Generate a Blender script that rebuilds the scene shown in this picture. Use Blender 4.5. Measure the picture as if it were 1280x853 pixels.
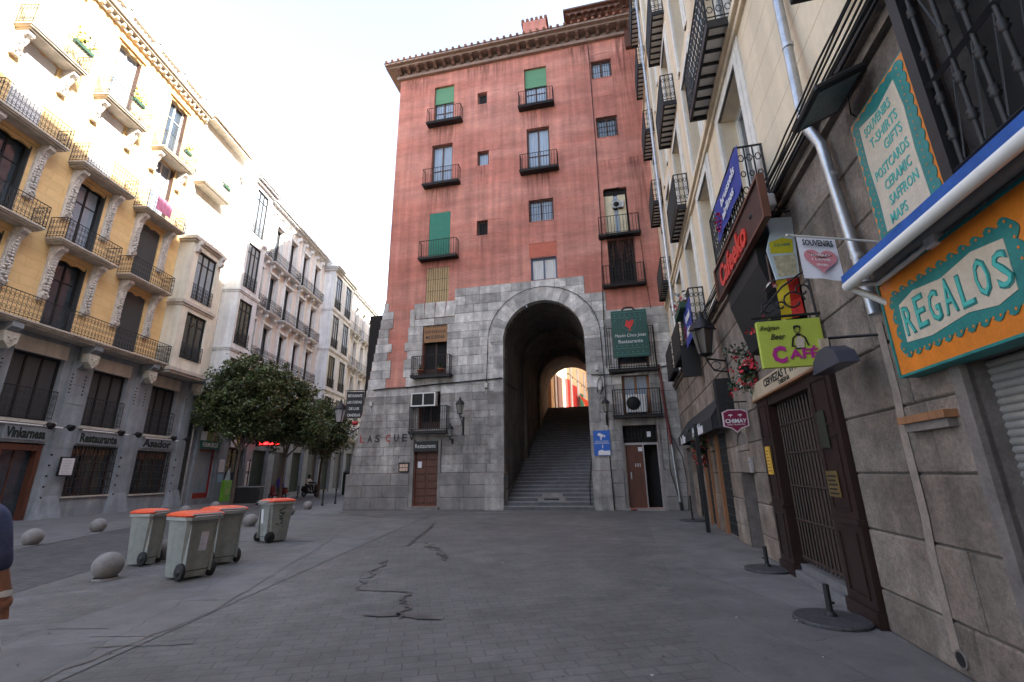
import bpy, bmesh, math, random
from math import sin, cos, pi, radians, sqrt
from mathutils import Matrix, Vector, Euler
random.seed(11)
sc = bpy.context.scene
for o in list(bpy.data.objects): bpy.data.objects.remove(o)

# ---------------------------------------------------------------- camera
camd = bpy.data.cameras.new('camera'); cam = bpy.data.objects.new('camera', camd)
sc.collection.objects.link(cam); sc.camera = cam
camd.sensor_width = 36; camd.lens = 569/1280*36; camd.clip_start = .05; camd.clip_end = 2000
PIT, ROL = radians(16.27), -0.0148
_f = Vector((0, cos(PIT), sin(PIT))); _u = Vector((0, -sin(PIT), cos(PIT))); _x = Vector((1, 0, 0))
CX = _x*cos(ROL)+_u*sin(ROL); CU = -_x*sin(ROL)+_u*cos(ROL)
cm = Matrix.Identity(4)
for i in range(3):
    cm[i][0] = CX[i]; cm[i][1] = CU[i]; cm[i][2] = -_f[i]
cm[2][3] = 1.6
cam.matrix_world = cm

# ---------------------------------------------------------------- light
SUN = Vector((1.0, -0.54, 0.81)).normalized()
w = bpy.data.worlds.new('World'); sc.world = w; w.use_nodes = True
nt = w.node_tree; bg = nt.nodes['Background']
sky = nt.nodes.new('ShaderNodeTexSky'); sky.sky_type = 'NISHITA'; sky.sun_disc = False
sky.sun_elevation = math.asin(SUN.z); sky.sun_rotation = math.atan2(SUN.x, SUN.y)
sky.air_density = 1.0; sky.dust_density = 2.2; sky.ozone_density = 1.0; sky.altitude = 600
hs = nt.nodes.new('ShaderNodeHueSaturation'); hs.inputs['Saturation'].default_value = .68; nt.links.new(sky.outputs[0], hs.inputs['Color']); nt.links.new(hs.outputs[0], bg.inputs[0]); bg.inputs[1].default_value = .15
sd = bpy.data.lights.new('sun', 'SUN'); so = bpy.data.objects.new('sun', sd); sc.collection.objects.link(so)
sd.energy = 4.2; sd.angle = radians(.53); sd.color = (1, .93, .82)
so.rotation_euler = SUN.to_track_quat('Z', 'Y').to_euler()
sc.view_settings.view_transform = 'Standard'; sc.view_settings.look = 'None'
sc.view_settings.exposure = 2.5; sc.view_settings.gamma = 1

# ---------------------------------------------------------------- materials
MATS = {}
def mat(name, col, rough=.8, metal=0, var=.12, scale=3.0, bump=0, bscale=None, island=0, streak=0, col2=None, spec=.5, emit=0, stretch=(1,1,1), dirt=0):
    """Principled surface with two layers of noise, optional per-piece tone, streaks and bump (object space, metres)."""
    if name in MATS: return MATS[name]
    m = bpy.data.materials.new(name); m.use_nodes = True; n = m.node_tree.nodes; l = m.node_tree.links
    b = n['Principled BSDF']; b.inputs['Roughness'].default_value = rough; b.inputs['Metallic'].default_value = metal
    b.inputs['Specular IOR Level'].default_value = spec
    tc = n.new('ShaderNodeTexCoord'); mp = n.new('ShaderNodeMapping'); l.new(tc.outputs['Object'], mp.inputs[0]); mp.inputs['Scale'].default_value = stretch
    c = n.new('ShaderNodeRGB'); c.outputs[0].default_value = (*col, 1); out = c.outputs[0]
    def mul(outp, fac_sock, lo, hi):
        mr = n.new('ShaderNodeMapRange'); mr.inputs['From Min'].default_value = .3; mr.inputs['From Max'].default_value = .7
        mr.inputs['To Min'].default_value = lo; mr.inputs['To Max'].default_value = hi; l.new(fac_sock, mr.inputs[0])
        vm = n.new('ShaderNodeVectorMath'); vm.operation = 'SCALE'; l.new(outp, vm.inputs[0]); l.new(mr.outputs[0], vm.inputs['Scale'])
        return vm.outputs[0]
    if col2:
        nz = n.new('ShaderNodeTexNoise'); nz.inputs['Scale'].default_value = scale*.35; nz.inputs['Detail'].default_value = 5; l.new(mp.outputs[0], nz.inputs[0])
        mr = n.new('ShaderNodeMapRange'); mr.inputs['From Min'].default_value = .42; mr.inputs['From Max'].default_value = .62; l.new(nz.outputs[0], mr.inputs[0])
        mx = n.new('ShaderNodeMixRGB'); mx.inputs[1].default_value = (*col, 1); mx.inputs[2].default_value = (*col2, 1)
        l.new(mr.outputs[0], mx.inputs[0]); out = mx.outputs[0]
    if var:
        for s, a in ((scale, var), (scale*9, var*.7)):
            nz = n.new('ShaderNodeTexNoise'); nz.inputs['Scale'].default_value = s; nz.inputs['Detail'].default_value = 6; nz.inputs['Roughness'].default_value = .62
            l.new(mp.outputs[0], nz.inputs[0]); out = mul(out, nz.outputs[0], 1-a, 1+a)
    if streak:
        m2 = n.new('ShaderNodeMapping'); m2.inputs['Scale'].default_value = (1.6, 1.6, .12); l.new(tc.outputs['Object'], m2.inputs[0])
        nz = n.new('ShaderNodeTexNoise'); nz.inputs['Scale'].default_value = 1.7; nz.inputs['Detail'].default_value = 7; l.new(m2.outputs[0], nz.inputs[0])
        out = mul(out, nz.outputs[0], 1-streak, 1+streak*.6)
    if dirt:
        nz = n.new('ShaderNodeTexNoise'); nz.inputs['Scale'].default_value = .55; nz.inputs['Detail'].default_value = 8; nz.inputs['Roughness'].default_value = .7; l.new(tc.outputs['Object'], nz.inputs[0])
        out = mul(out, nz.outputs[0], 1-dirt, 1+dirt*.4)
    if island:
        ge = n.new('ShaderNodeNewGeometry'); mr = n.new('ShaderNodeMapRange'); l.new(ge.outputs['Random Per Island'], mr.inputs[0])
        mr.inputs['To Min'].default_value = 1-island; mr.inputs['To Max'].default_value = 1+island
        vm = n.new('ShaderNodeVectorMath'); vm.operation = 'SCALE'; l.new(out, vm.inputs[0]); l.new(mr.outputs[0], vm.inputs['Scale']); out = vm.outputs[0]
    l.new(out, b.inputs['Base Color'])
    if bump:
        nz = n.new('ShaderNodeTexNoise'); nz.inputs['Scale'].default_value = bscale or scale*8; nz.inputs['Detail'].default_value = 8; nz.inputs['Roughness'].default_value = .65; l.new(mp.outputs[0], nz.inputs[0])
        bp = n.new('ShaderNodeBump'); bp.inputs['Strength'].default_value = min(1, bump*8); bp.inputs['Distance'].default_value = bump*.12; l.new(nz.outputs[0], bp.inputs['Height']); l.new(bp.outputs[0], b.inputs['Normal'])
    if emit:
        b.inputs['Emission Color'].default_value = (*col, 1); b.inputs['Emission Strength'].default_value = emit
    MATS[name] = m; return m
def brickmat(name, c1, c2, mortar, bw, bh, ms=.01, rough=.85, rot=0, axes='xy', var=.2, bump=.1, blend=1, off=.5, dirt=.0):
    m = bpy.data.materials.new(name); m.use_nodes = True; n = m.node_tree.nodes; l = m.node_tree.links
    b = n['Principled BSDF']; b.inputs['Roughness'].default_value = rough
    tc = n.new('ShaderNodeTexCoord'); mp = n.new('ShaderNodeMapping'); l.new(tc.outputs['Object'], mp.inputs[0])
    if axes == 'xz': mp.inputs['Rotation'].default_value = (radians(-90), 0, 0)
    else: mp.inputs['Rotation'].default_value = (0, 0, rot)
    nd = n.new('ShaderNodeTexNoise'); nd.inputs['Scale'].default_value = 2.2; nd.inputs['Detail'].default_value = 3; l.new(tc.outputs['Object'], nd.inputs[0])
    va = n.new('ShaderNodeVectorMath'); va.operation = 'MULTIPLY_ADD'; l.new(nd.outputs['Color'], va.inputs[0]); va.inputs[1].default_value = (bw*.16,)*3; l.new(mp.outputs[0], va.inputs[2])
    br = n.new('ShaderNodeTexBrick'); l.new(va.outputs[0], br.inputs['Vector']); br.offset = off
    br.inputs['Color1'].default_value = (*c1, 1); br.inputs['Color2'].default_value = (*c2, 1); br.inputs['Mortar'].default_value = (*mortar, 1)
    br.inputs['Scale'].default_value = 1; br.inputs['Brick Width'].default_value = bw; br.inputs['Row Height'].default_value = bh; br.inputs['Mortar Size'].default_value = ms
    br.inputs['Mortar Smooth'].default_value = .3
    out = br.outputs[0]
    for s, a in ((.35, var*1.1), (1.9, var), (26, var*.7)):
        nz = n.new('ShaderNodeTexNoise'); nz.inputs['Scale'].default_value = s; nz.inputs['Detail'].default_value = 8; nz.inputs['Roughness'].default_value = .65; l.new(tc.outputs['Object'], nz.inputs[0])
        mr = n.new('ShaderNodeMapRange'); mr.inputs['From Min'].default_value = .3; mr.inputs['From Max'].default_value = .7; mr.inputs['To Min'].default_value = 1-a; mr.inputs['To Max'].default_value = 1+a
        l.new(nz.outputs[0], mr.inputs[0]); vm = n.new('ShaderNodeVectorMath'); vm.operation = 'SCALE'; l.new(out, vm.inputs[0]); l.new(mr.outputs[0], vm.inputs['Scale']); out = vm.outputs[0]
    l.new(out, b.inputs['Base Color'])
    rr = n.new('ShaderNodeMapRange'); rr.inputs['To Min'].default_value = rough-.22; rr.inputs['To Max'].default_value = min(1, rough+.12); l.new(nz.outputs[0], rr.inputs[0]); l.new(rr.outputs[0], b.inputs['Roughness'])
    nz2 = n.new('ShaderNodeTexNoise'); nz2.inputs['Scale'].default_value = 40; nz2.inputs['Detail'].default_value = 6; l.new(tc.outputs['Object'], nz2.inputs[0])
    ad = n.new('ShaderNodeMath'); ad.operation = 'MULTIPLY_ADD'; l.new(br.outputs['Fac'], ad.inputs[0]); ad.inputs[1].default_value = -1.2; l.new(nz2.outputs[0], ad.inputs[2])
    bp = n.new('ShaderNodeBump'); bp.inputs['Strength'].default_value = .6; bp.inputs['Distance'].default_value = bump*.1; l.new(ad.outputs[0], bp.inputs['Height']); l.new(bp.outputs[0], b.inputs['Normal'])
    MATS[name] = m; return m
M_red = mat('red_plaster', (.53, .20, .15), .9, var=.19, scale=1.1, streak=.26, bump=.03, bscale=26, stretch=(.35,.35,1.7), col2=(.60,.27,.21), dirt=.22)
M_redpatch = mat('red_plaster_repair', (.52, .15, .10), .9, var=.1, bump=.03)
M_dullplaster = mat('stained_plaster', (.26,.17,.15), .9, var=.2, streak=.3, bump=.03)
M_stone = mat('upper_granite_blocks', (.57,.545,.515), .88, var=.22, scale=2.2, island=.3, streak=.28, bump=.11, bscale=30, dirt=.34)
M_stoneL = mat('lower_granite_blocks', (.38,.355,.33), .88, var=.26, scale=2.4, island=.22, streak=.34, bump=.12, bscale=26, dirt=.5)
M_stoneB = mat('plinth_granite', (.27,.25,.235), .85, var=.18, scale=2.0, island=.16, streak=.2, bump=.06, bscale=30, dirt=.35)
M_mortar = mat('mortar', (.15,.13,.12), .95, var=.25, scale=4)
M_rstone = mat('tan_granite_blocks', (.205,.16,.13), .9, var=.36, scale=2.6, island=.2, streak=.22, bump=.16, bscale=42, dirt=.3, col2=(.255,.212,.18))
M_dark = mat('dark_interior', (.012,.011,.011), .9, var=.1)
M_tunnel = mat('passage_plaster', (.15,.13,.115), .9, var=.25, scale=1, bump=.04, dirt=.3, streak=.3)
M_iron = mat('black_iron', (.022,.021,.022), .55, metal=.3, var=.2, scale=8)
M_wood = mat('brown_wood', (.10,.035,.02), .6, var=.3, scale=2, stretch=(6,6,.6), bump=.02)
M_wooddk = mat('dark_stained_wood', (.055,.024,.018), .6, var=.3, scale=2, stretch=(6,6,.6), bump=.02)
M_woodlt = mat('oak_wood', (.26,.12,.055), .6, var=.25, scale=2, stretch=(6,6,.6))
M_roof = mat('clay_tile', (.22,.10,.065), .85, var=.3, scale=4, island=.2, bump=.05)
M_eave = mat('eave_timber', (.14,.075,.055), .8, var=.3, scale=3)
M_eavestone = mat('eave_moulding', (.27,.19,.155), .85, var=.25, scale=3)
M_glass = mat('window_glass', (.035,.05,.065), .06, var=.3, scale=1.3, spec=.9)
M_glassblue = mat('window_glass_curtained', (.25,.31,.38), .18, var=.25, scale=2, stretch=(8,8,.4), spec=.8)
M_curtain = mat('lace_curtain', (.62,.62,.60), .9, var=.25, scale=2, stretch=(9,9,.3))
M_frame = mat('brown_window_frame', (.10,.055,.04), .6, var=.15)
M_framew = mat('white_paint', (.74,.73,.70), .5, var=.05)
M_greenblind = mat('green_roller_blind', (.13,.30,.17), .8, var=.12, scale=1, stretch=(.3,.3,14))

M_green = mat('green_shutter', (.02,.20,.13), .6, var=.08)
M_tanblind = mat('tan_blind', (.62,.44,.22), .8, var=.06)
M_steel = mat('galvanised_pipe', (.42,.44,.47), .38, metal=.75, var=.2, scale=5)
M_yellow = brickmat('yellow_rendered_blocks', (.73,.50,.235), (.77,.54,.265), (.60,.40,.18), 1.25, .42, .012, .88, axes='xz', var=.07, bump=.05)
M_yel2 = mat('yellow_render', (.70,.45,.20), .85, var=.08, streak=.1)
M_orna = mat('carved_white_stone', (.58,.54,.50), .85, var=.25, scale=7, bump=.12, bscale=14)
M_slab = mat('pale_moulded_stone', (.52,.47,.40), .85, var=.18, scale=3, streak=.2)
M_grey = mat('grey_painted_stone', (.27,.30,.33), .85, var=.15, scale=2, streak=.22, bump=.04, dirt=.25)
M_greylt = mat('pale_painted_stone', (.50,.47,.40), .85, var=.15, scale=2, streak=.2)
M_bay = mat('cream_bay_render', (.72,.68,.57), .85, var=.1, scale=1.5, streak=.15)
M_white = mat('white_render', (.76,.78,.79), .85, var=.1, scale=1.5, streak=.2, dirt=.12)
M_whitew = mat('pinkish_white_render', (.76,.73,.71), .85, var=.1, scale=1.5, streak=.18)
M_shade = mat('window_shutter_dark', (.055,.06,.065), .6, var=.15, scale=1, stretch=(14,14,.2))
M_shutlt = mat('white_louvred_shutter', (.66,.66,.66), .6, var=.08, stretch=(.5,.5,16))
M_cream = mat('cream_render', (.77,.64,.47), .88, var=.07, scale=1.2, streak=.12, dirt=.1)
M_trim = mat('white_window_surround', (.74,.71,.66), .85, var=.1, streak=.15)
M_paving = brickmat('granite_setts', (.122,.115,.110), (.143,.136,.131), (.098,.092,.089), .30, .15, .009, .8, rot=radians(-12), var=.24, bump=.10)
M_slabs = brickmat('granite_slabs', (.126,.120,.117), (.152,.145,.142), (.098,.094,.092), 1.7, .95, .008, .78, rot=radians(78), var=.22, bump=.06)
M_slab2 = brickmat('pavement_slabs', (.128,.123,.121), (.15,.145,.142), (.08,.078,.08), .8, .5, .01, .8, rot=radians(5), var=.14, bump=.06)
M_road = brickmat('road_setts', (.06,.057,.059), (.085,.08,.083), (.05,.047,.05), .24, .13, .014, .75, rot=radians(20), var=.25, bump=.12)
M_kerb = mat('granite_kerb', (.145,.142,.145), .8, var=.2, scale=5, bump=.05)
M_wet = mat('wet_stain', (.082,.074,.070), .45, var=.2, scale=6)
M_orange = mat('orange_plastic', (.78,.09,.025), .5, var=.14, scale=7)
M_bin = mat('grey_bin_plastic', (.29,.30,.275), .55, var=.16, scale=7, dirt=.3, streak=.2)
M_binrim = mat('pale_bin_rim', (.33,.34,.32), .5, var=.1)
M_rubber = mat('black_rubber', (.016,.016,.017), .75, var=.1)
M_ball = mat('granite_ball', (.25,.235,.225), .8, var=.16, scale=12, bump=.05, bscale=60, dirt=.15)
M_paper = mat('white_paper', (.68,.68,.70), .7, var=.06)
M_black = mat('black_board', (.012,.012,.013), .6, var=.1)
M_leaf = mat('evergreen_leaf', (.06,.09,.028), .55, var=.35, scale=.9, island=.5, col2=(.09,.12,.04))
M_bark = mat('bark', (.09,.07,.055), .9, var=.3, scale=7, bump=.2, bscale=18)
M_terra = mat('terracotta', (.42,.13,.06), .85, var=.15)

def col(name, c, **k): return mat(name, c, **k)

# ---------------------------------------------------------------- mesh helper
SPLIT={'plinth','bay_cornice','bay_moulding','door_surround','spandrel','sill','awning_bar','shop_pier','opening_jamb','shop_frame','shop_interior','roof_finial','roof_aerial','chimney','swag','foot','handle','upper_wall'}
class MB:
    def __init__(s): s.v=[]; s.f=[]; s.m=[]; s.sm=[]
    def face(s, pts, m=0, smooth=False):
        i=len(s.v); s.v += [tuple(p) for p in pts]; s.f.append(tuple(range(i,i+len(pts)))); s.m.append(m); s.sm.append(smooth)
    def mesh(s, vs, fs, m=0, smooth=False):
        i=len(s.v); s.v += [tuple(p) for p in vs]
        for f in fs: s.f.append(tuple(i+k for k in f)); s.m.append(m); s.sm.append(smooth)
    def box(s, x0,x1,y0,y1,z0,z1,m=0):
        s.mesh([(x0,y0,z0),(x1,y0,z0),(x1,y1,z0),(x0,y1,z0),(x0,y0,z1),(x1,y0,z1),(x1,y1,z1),(x0,y1,z1)],
          [(0,3,2,1),(4,5,6,7),(0,1,5,4),(1,2,6,5),(2,3,7,6),(3,0,4,7)], m)
    def cbox(s, x0,x1,y0,y1,z0,z1,c=.01,m=0):   # chamfered all round
        vs=[];
        for z,ins in ((z0,c),(z0+c,0),(z1-c,0),(z1,c)):
            a0,a1,b0,b1=x0+ins,x1-ins,y0+ins,y1-ins
            k=c if ins==0 else c*.6
            vs+=[(a0+k,b0,z),(a1-k,b0,z),(a1,b0+k,z),(a1,b1-k,z),(a1-k,b1,z),(a0+k,b1,z),(a0,b1-k,z),(a0,b0+k,z)]
        fs=[tuple(range(7,-1,-1)),tuple(range(24,32))]
        for r in range(3):
            for k in range(8): fs.append((r*8+k,r*8+(k+1)%8,(r+1)*8+(k+1)%8,(r+1)*8+k))
        s.mesh(vs,fs,m)
    def tube(s, pts, r, seg=6, m=0, r2=None, cap=True, smooth=True):
        pts=[Vector(p) for p in pts]; n=len(pts); rings=[]
        if (pts[0]-pts[-1]).length<1e-6 and n>3: pass
        up=Vector((0,0,1))
        for i,p in enumerate(pts):
            t=(pts[min(i+1,n-1)]-pts[max(i-1,0)])
            if t.length<1e-9: t=Vector((0,0,1))
            t.normalize()
            a=t.cross(up)
            if a.length<.05: a=t.cross(Vector((1,0,0)))
            a.normalize(); b=t.cross(a)
            rr=r if r2 is None else r+(r2-r)*i/(n-1)
            rings.append([p+(a*cos(2*pi*k/seg)+b*sin(2*pi*k/seg))*rr for k in range(seg)])
        vs=[q for rg in rings for q in rg]; fs=[]
        for i in range(n-1):
            for k in range(seg): fs.append((i*seg+k,i*seg+(k+1)%seg,(i+1)*seg+(k+1)%seg,(i+1)*seg+k))
        s.mesh(vs,fs,m,smooth and seg>4)
        if cap: s.mesh(rings[0],[tuple(range(seg))],m); s.mesh(rings[-1],[tuple(range(seg-1,-1,-1))],m)
    def bar(s,p,q,w=.016,m=0): s.tube([p,q],w*.7,4,m,smooth=False)
    def prism(s, poly, y0, y1, m=0, axis='y'):   # poly in (x,z), extruded along y  | axis z: poly (x,y) extruded z | axis x: poly (y,z)
        n=len(poly)
        def P(a,b,c): return (a,c,b) if axis=='y' else ((a,b,c) if axis=='z' else (c,a,b))
        vs=[P(a,b,y0) for a,b in poly]+[P(a,b,y1) for a,b in poly]
        fs=[tuple(range(n-1,-1,-1)),tuple(range(n,2*n))]+[(k,(k+1)%n,n+(k+1)%n,n+k) for k in range(n)]
        s.mesh(vs,fs,m)
    def lathe(s, prof, c=(0,0,0), seg=16, m=0, smooth=True, sx=1, sy=1):
        vs=[(c[0]+r*cos(2*pi*k/seg)*sx,c[1]+r*sin(2*pi*k/seg)*sy,c[2]+z) for r,z in prof for k in range(seg)]; fs=[]
        for i in range(len(prof)-1):
            for k in range(seg): fs.append((i*seg+k,i*seg+(k+1)%seg,(i+1)*seg+(k+1)%seg,(i+1)*seg+k))
        s.mesh(vs,fs,m,smooth)
    def ball(s,c,r,seg=12,rings=8,m=0,sz=1,sx=1,sy=1):
        s.lathe([(r*sin(pi*i/rings)+1e-5,-r*sz*cos(pi*i/rings)) for i in range(rings+1)],c,seg,m,True,sx,sy)
    def xf(s,M,start=0):
        for i in range(start,len(s.v)): s.v[i]=tuple(M@Vector(s.v[i]))
    def clusters(s,tol=.015):
        fb=[]
        for f in s.f:
            p=[s.v[i] for i in f]; fb.append([min(q[k] for q in p)-tol for k in range(3)]+[max(q[k] for q in p)+tol for k in range(3)])
        par=list(range(len(s.f)))
        def fd(i):
            while par[i]!=i: par[i]=par[par[i]]; i=par[i]
            return i
        for i in range(len(fb)):
            A=fb[i]
            for j in range(i+1,len(fb)):
                B=fb[j]
                if A[0]<=B[3] and B[0]<=A[3] and A[1]<=B[4] and B[1]<=A[4] and A[2]<=B[5] and B[2]<=A[5]:
                    a,b=fd(i),fd(j)
                    if a!=b: par[b]=a
        g={}
        for i in range(len(fb)): g.setdefault(fd(i),[]).append(i)
        return list(g.values())
    def build(s,name,mats,parent=None,label=None,cat=None,group=None,kind=None,mw=None,fix=True):
        if name in SPLIT and parent is not None and len(s.f)<900:
            cl=s.clusters()
            if 1<len(cl)<90:
                r=None
                for c in cl:
                    n=MB()
                    for i in c: n.face([s.v[k] for k in s.f[i]],s.m[i],s.sm[i])
                    me=n; SP=SPLIT.copy(); SPLIT.clear(); o=n.build(name,mats,parent,label,cat,group,kind,mw,fix); SPLIT.update(SP); r=r or o
                return r
        me=bpy.data.meshes.new(name); me.from_pydata(s.v,[],s.f)
        for mm in (mats if isinstance(mats,(list,tuple)) else [mats]): me.materials.append(mm)
        me.polygons.foreach_set('material_index',s.m); me.polygons.foreach_set('use_smooth',s.sm)
        if fix:
            bm=bmesh.new(); bm.from_mesh(me); bmesh.ops.recalc_face_normals(bm,faces=bm.faces); bm.to_mesh(me); bm.free()
        me.update()
        o=bpy.data.objects.new(name,me); sc.collection.objects.link(o)
        if parent is not None: o.parent=parent
        if mw is not None: o.matrix_world=mw
        tag(o,label,cat,group,kind); return o
def tag(o,label=None,cat=None,group=None,kind=None):
    if label: o['label']=label
    if cat: o['category']=cat
    if group: o['group']=group
    if kind: o['kind']=kind
def thing(name,label,cat,mw=None,group=None):
    o=bpy.data.objects.new(name,None); sc.collection.objects.link(o); o.empty_display_size=.2
    if mw is not None: o.matrix_world=mw
    tag(o,label,cat,group); return o
def copytree(o,mw,label=None,group=None):
    kids=[c for c in bpy.data.objects if c.parent==o]
    r=o.copy(); sc.collection.objects.link(r); r.parent=None; r.matrix_world=mw
    if label: r['label']=label
    if group: r['group']=group
    def rec(a,b):
        for ch in [c for c in bpy.data.objects if c.parent==a]:
            d=ch.copy(); sc.collection.objects.link(d); d.parent=b; rec(ch,d)
    for ch in kids:
        c=ch.copy(); sc.collection.objects.link(c); c.parent=r; rec(ch,c)
    return r
def frame(p,d):
    y=Vector((0,0,1)).cross(Vector(d)); m=Matrix.Identity(4)
    for i in range(3): m[i][0]=d[i]; m[i][1]=y[i]; m[i][3]=p[i]
    return m
aF=radians(102.2); aR=radians(13.4+180); aL=radians(.4)
FF=frame((3.3,21.6,0),(sin(aF),cos(aF),0)); FR=frame((6.0,14.33,0),(sin(aR),cos(aR),0)); FL=frame((-20.6,20.1,0),(sin(aL),cos(aL),0))
def at(F,x,y,z,rz=0): return F@Matrix.Translation((x,y,z))@Matrix.Rotation(rz,4,'Z')
# a facade point read on the wall plane, brought forward by o metres along its line of sight
def KR(x,z,o): k=(2.52-o)/2.52; return (15.33-(15.33-x)*k, 1.6+(z-1.6)*k)
def KL(x,z,o): k=(20.6-o)/20.6; return (-19.96+(x+19.96)*k, 1.6+(z-1.6)*k)
def KF(x,z,o): k=(21.8-o)/21.8; return (1.33+(x-1.33)*k, 1.6+(z-1.6)*k)

_tc={}
def text(s,mb,x,z,w,h,y=-.002,depth=.004,m=0,bold=0,align='c',shear=0,keep=False):
    """lettering as solid shapes in the XZ plane facing -y, fitted to a w x h box centred at x,z"""
    key=(s,bold,shear)
    if key not in _tc:
        cu=bpy.data.curves.new('t','FONT'); cu.body=s; cu.extrude=.5; cu.offset=bold; cu.resolution_u=2; cu.shear=shear
        ob=bpy.data.objects.new('t',cu); sc.collection.objects.link(ob); dg=bpy.context.evaluated_depsgraph_get(); me=bpy.data.meshes.new_from_object(ob.evaluated_get(dg))
        vs=[tuple(v.co) for v in me.vertices]; fs=[tuple(p.vertices) for p in me.polygons]
        bpy.data.objects.remove(ob); bpy.data.curves.remove(cu); bpy.data.meshes.remove(me); _tc[key]=(vs,fs)
    vs,fs=_tc[key]
    xs=[v[0] for v in vs]; ys=[v[1] for v in vs]; x0,x1,y0,y1=min(xs),max(xs),min(ys),max(ys)
    sx=w/(x1-x0); sz=h/(y1-y0)
    if keep: sx=sz=min(sx,sz)
    mb.mesh([(x+(a-(x0+x1)/2)*sx, y-depth*(c+.5), z+(b-(y0+y1)/2)*sz) for a,b,c in vs],fs,m)

def bands(mb,xl,xr,zs,holes,y=0,reveal=.3,m=0,arch=None):
    """wall sheet at y with rectangular holes (x0,x1,z0,z1) and their reveals; arch=(cx,cz,r)"""
    cuts=set(zs)
    for h in holes: cuts|={h[2],h[3]}
    if arch:
        cx,cz,r=arch; k=0
        while k<=r+.001: cuts.add(round(cz+k,4)); k+=r/26
    cuts=sorted(c for c in cuts if zs[0]<=c<=zs[-1])
    for a,b in zip(cuts,cuts[1:]):
        if b-a<1e-5: continue
        mid=(a+b)/2; hs=[(h[0],h[1]) for h in holes if h[2]<mid<h[3]]
        if arch and mid<cz+r:
            hw=r if a<cz else sqrt(max(r*r-(a-cz)**2,.0001)); hs.append((cx-hw,cx+hw))
        hs.sort(); L0=xl(a) if callable(xl) else xl; L1=xl(b) if callable(xl) else xl
        cur0,cur1=L0,L1
        for h0,h1 in hs+[(xr,None)]:
            mb.face([(cur0,y,a),(h0,y,a),(h0,y,b),(cur1,y,b)],m)
            if h1 is None: break
            cur0=cur1=h1
    for x0,x1,z0,z1 in holes:
        if reveal:
            mb.face([(x0,y,z0),(x0,y+reveal,z0),(x0,y+reveal,z1),(x0,y,z1)],m); mb.face([(x1,y,z0),(x1,y,z1),(x1,y+reveal,z1),(x1,y+reveal,z0)],m)
            mb.face([(x0,y,z1),(x0,y+reveal,z1),(x1,y+reveal,z1),(x1,y,z1)],m); mb.face([(x0,y,z0),(x1,y,z0),(x1,y+reveal,z0),(x0,y+reveal,z0)],m)
def block(mb,x0,x1,z0,z1,yf,yb=0,c=.012,m=0,j=.006):
    if x1-x0<.03 or z1-z0<.03: return
    y=yf+random.uniform(-j,j)
    mb.mesh([(x0,yb,z0),(x1,yb,z0),(x1,yb,z1),(x0,yb,z1),(x0,y+c,z0),(x1,y+c,z0),(x1,y+c,z1),(x0,y+c,z1),
             (x0+c,y,z0+c),(x1-c,y,z0+c),(x1-c,y,z1-c),(x0+c,y,z1-c)],
      [(0,1,5,4),(1,2,6,5),(2,3,7,6),(3,0,4,7),(4,5,9,8),(5,6,10,9),(6,7,11,10),(7,4,8,11),(8,9,10,11)],m)
def masonry(mb,intervals,courses,holes,yf,wmin=.5,wmax=1.1,gap=.012,mm=None,m=0,c=.012,arch=None,yb=0):
    """coursed blocks; intervals(z0,z1)->[(x0,x1)]; mm collects the mortar bed behind them"""
    for a,b in zip(courses,courses[1:]):
        for X0,X1 in intervals(a,b):
            blk=[(h[0],h[1],h[2],h[3]) for h in holes if h[2]<b-.02 and h[3]>a+.02 and h[1]>X0 and h[0]<X1]
            if arch and a<arch[1]+arch[2]:
                hw=arch[2] if a<arch[1] else sqrt(max(arch[2]**2-(a-arch[1])**2,0))
                blk+=[(arch[0]-hw,arch[0]+hw,0,99)] if arch[0]-hw<X1 and arch[0]+hw>X0 else []
            blk.sort(); free=[]; cur=X0
            for h in blk:
                if h[0]>cur: free.append((cur,h[0],a,b))
                lo,hi=max(h[0],X0),min(h[1],X1)
                if h[2]>a+.06: free.append((lo,hi,a,h[2]))
                if h[3]<b-.06: free.append((lo,hi,h[3],b))
                cur=max(cur,h[1])
            if cur<X1: free.append((cur,X1,a,b))
            for x0,x1,z0,z1 in free:
                if x1-x0<.03: continue
                if mm is not None: mm.box(x0,x1,yf+.016,yb,z0,z1)
                x=x0
                while x<x1-1e-4:
                    w_=random.uniform(wmin,wmax)
                    if x1-(x+w_)<wmin*.6: w_=x1-x
                    block(mb,x+gap/2,min(x+w_,x1)-gap/2,z0+gap/2,z1-gap/2,yf,yb-.001 if yb else yf+.02,c,m); x+=w_
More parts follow.
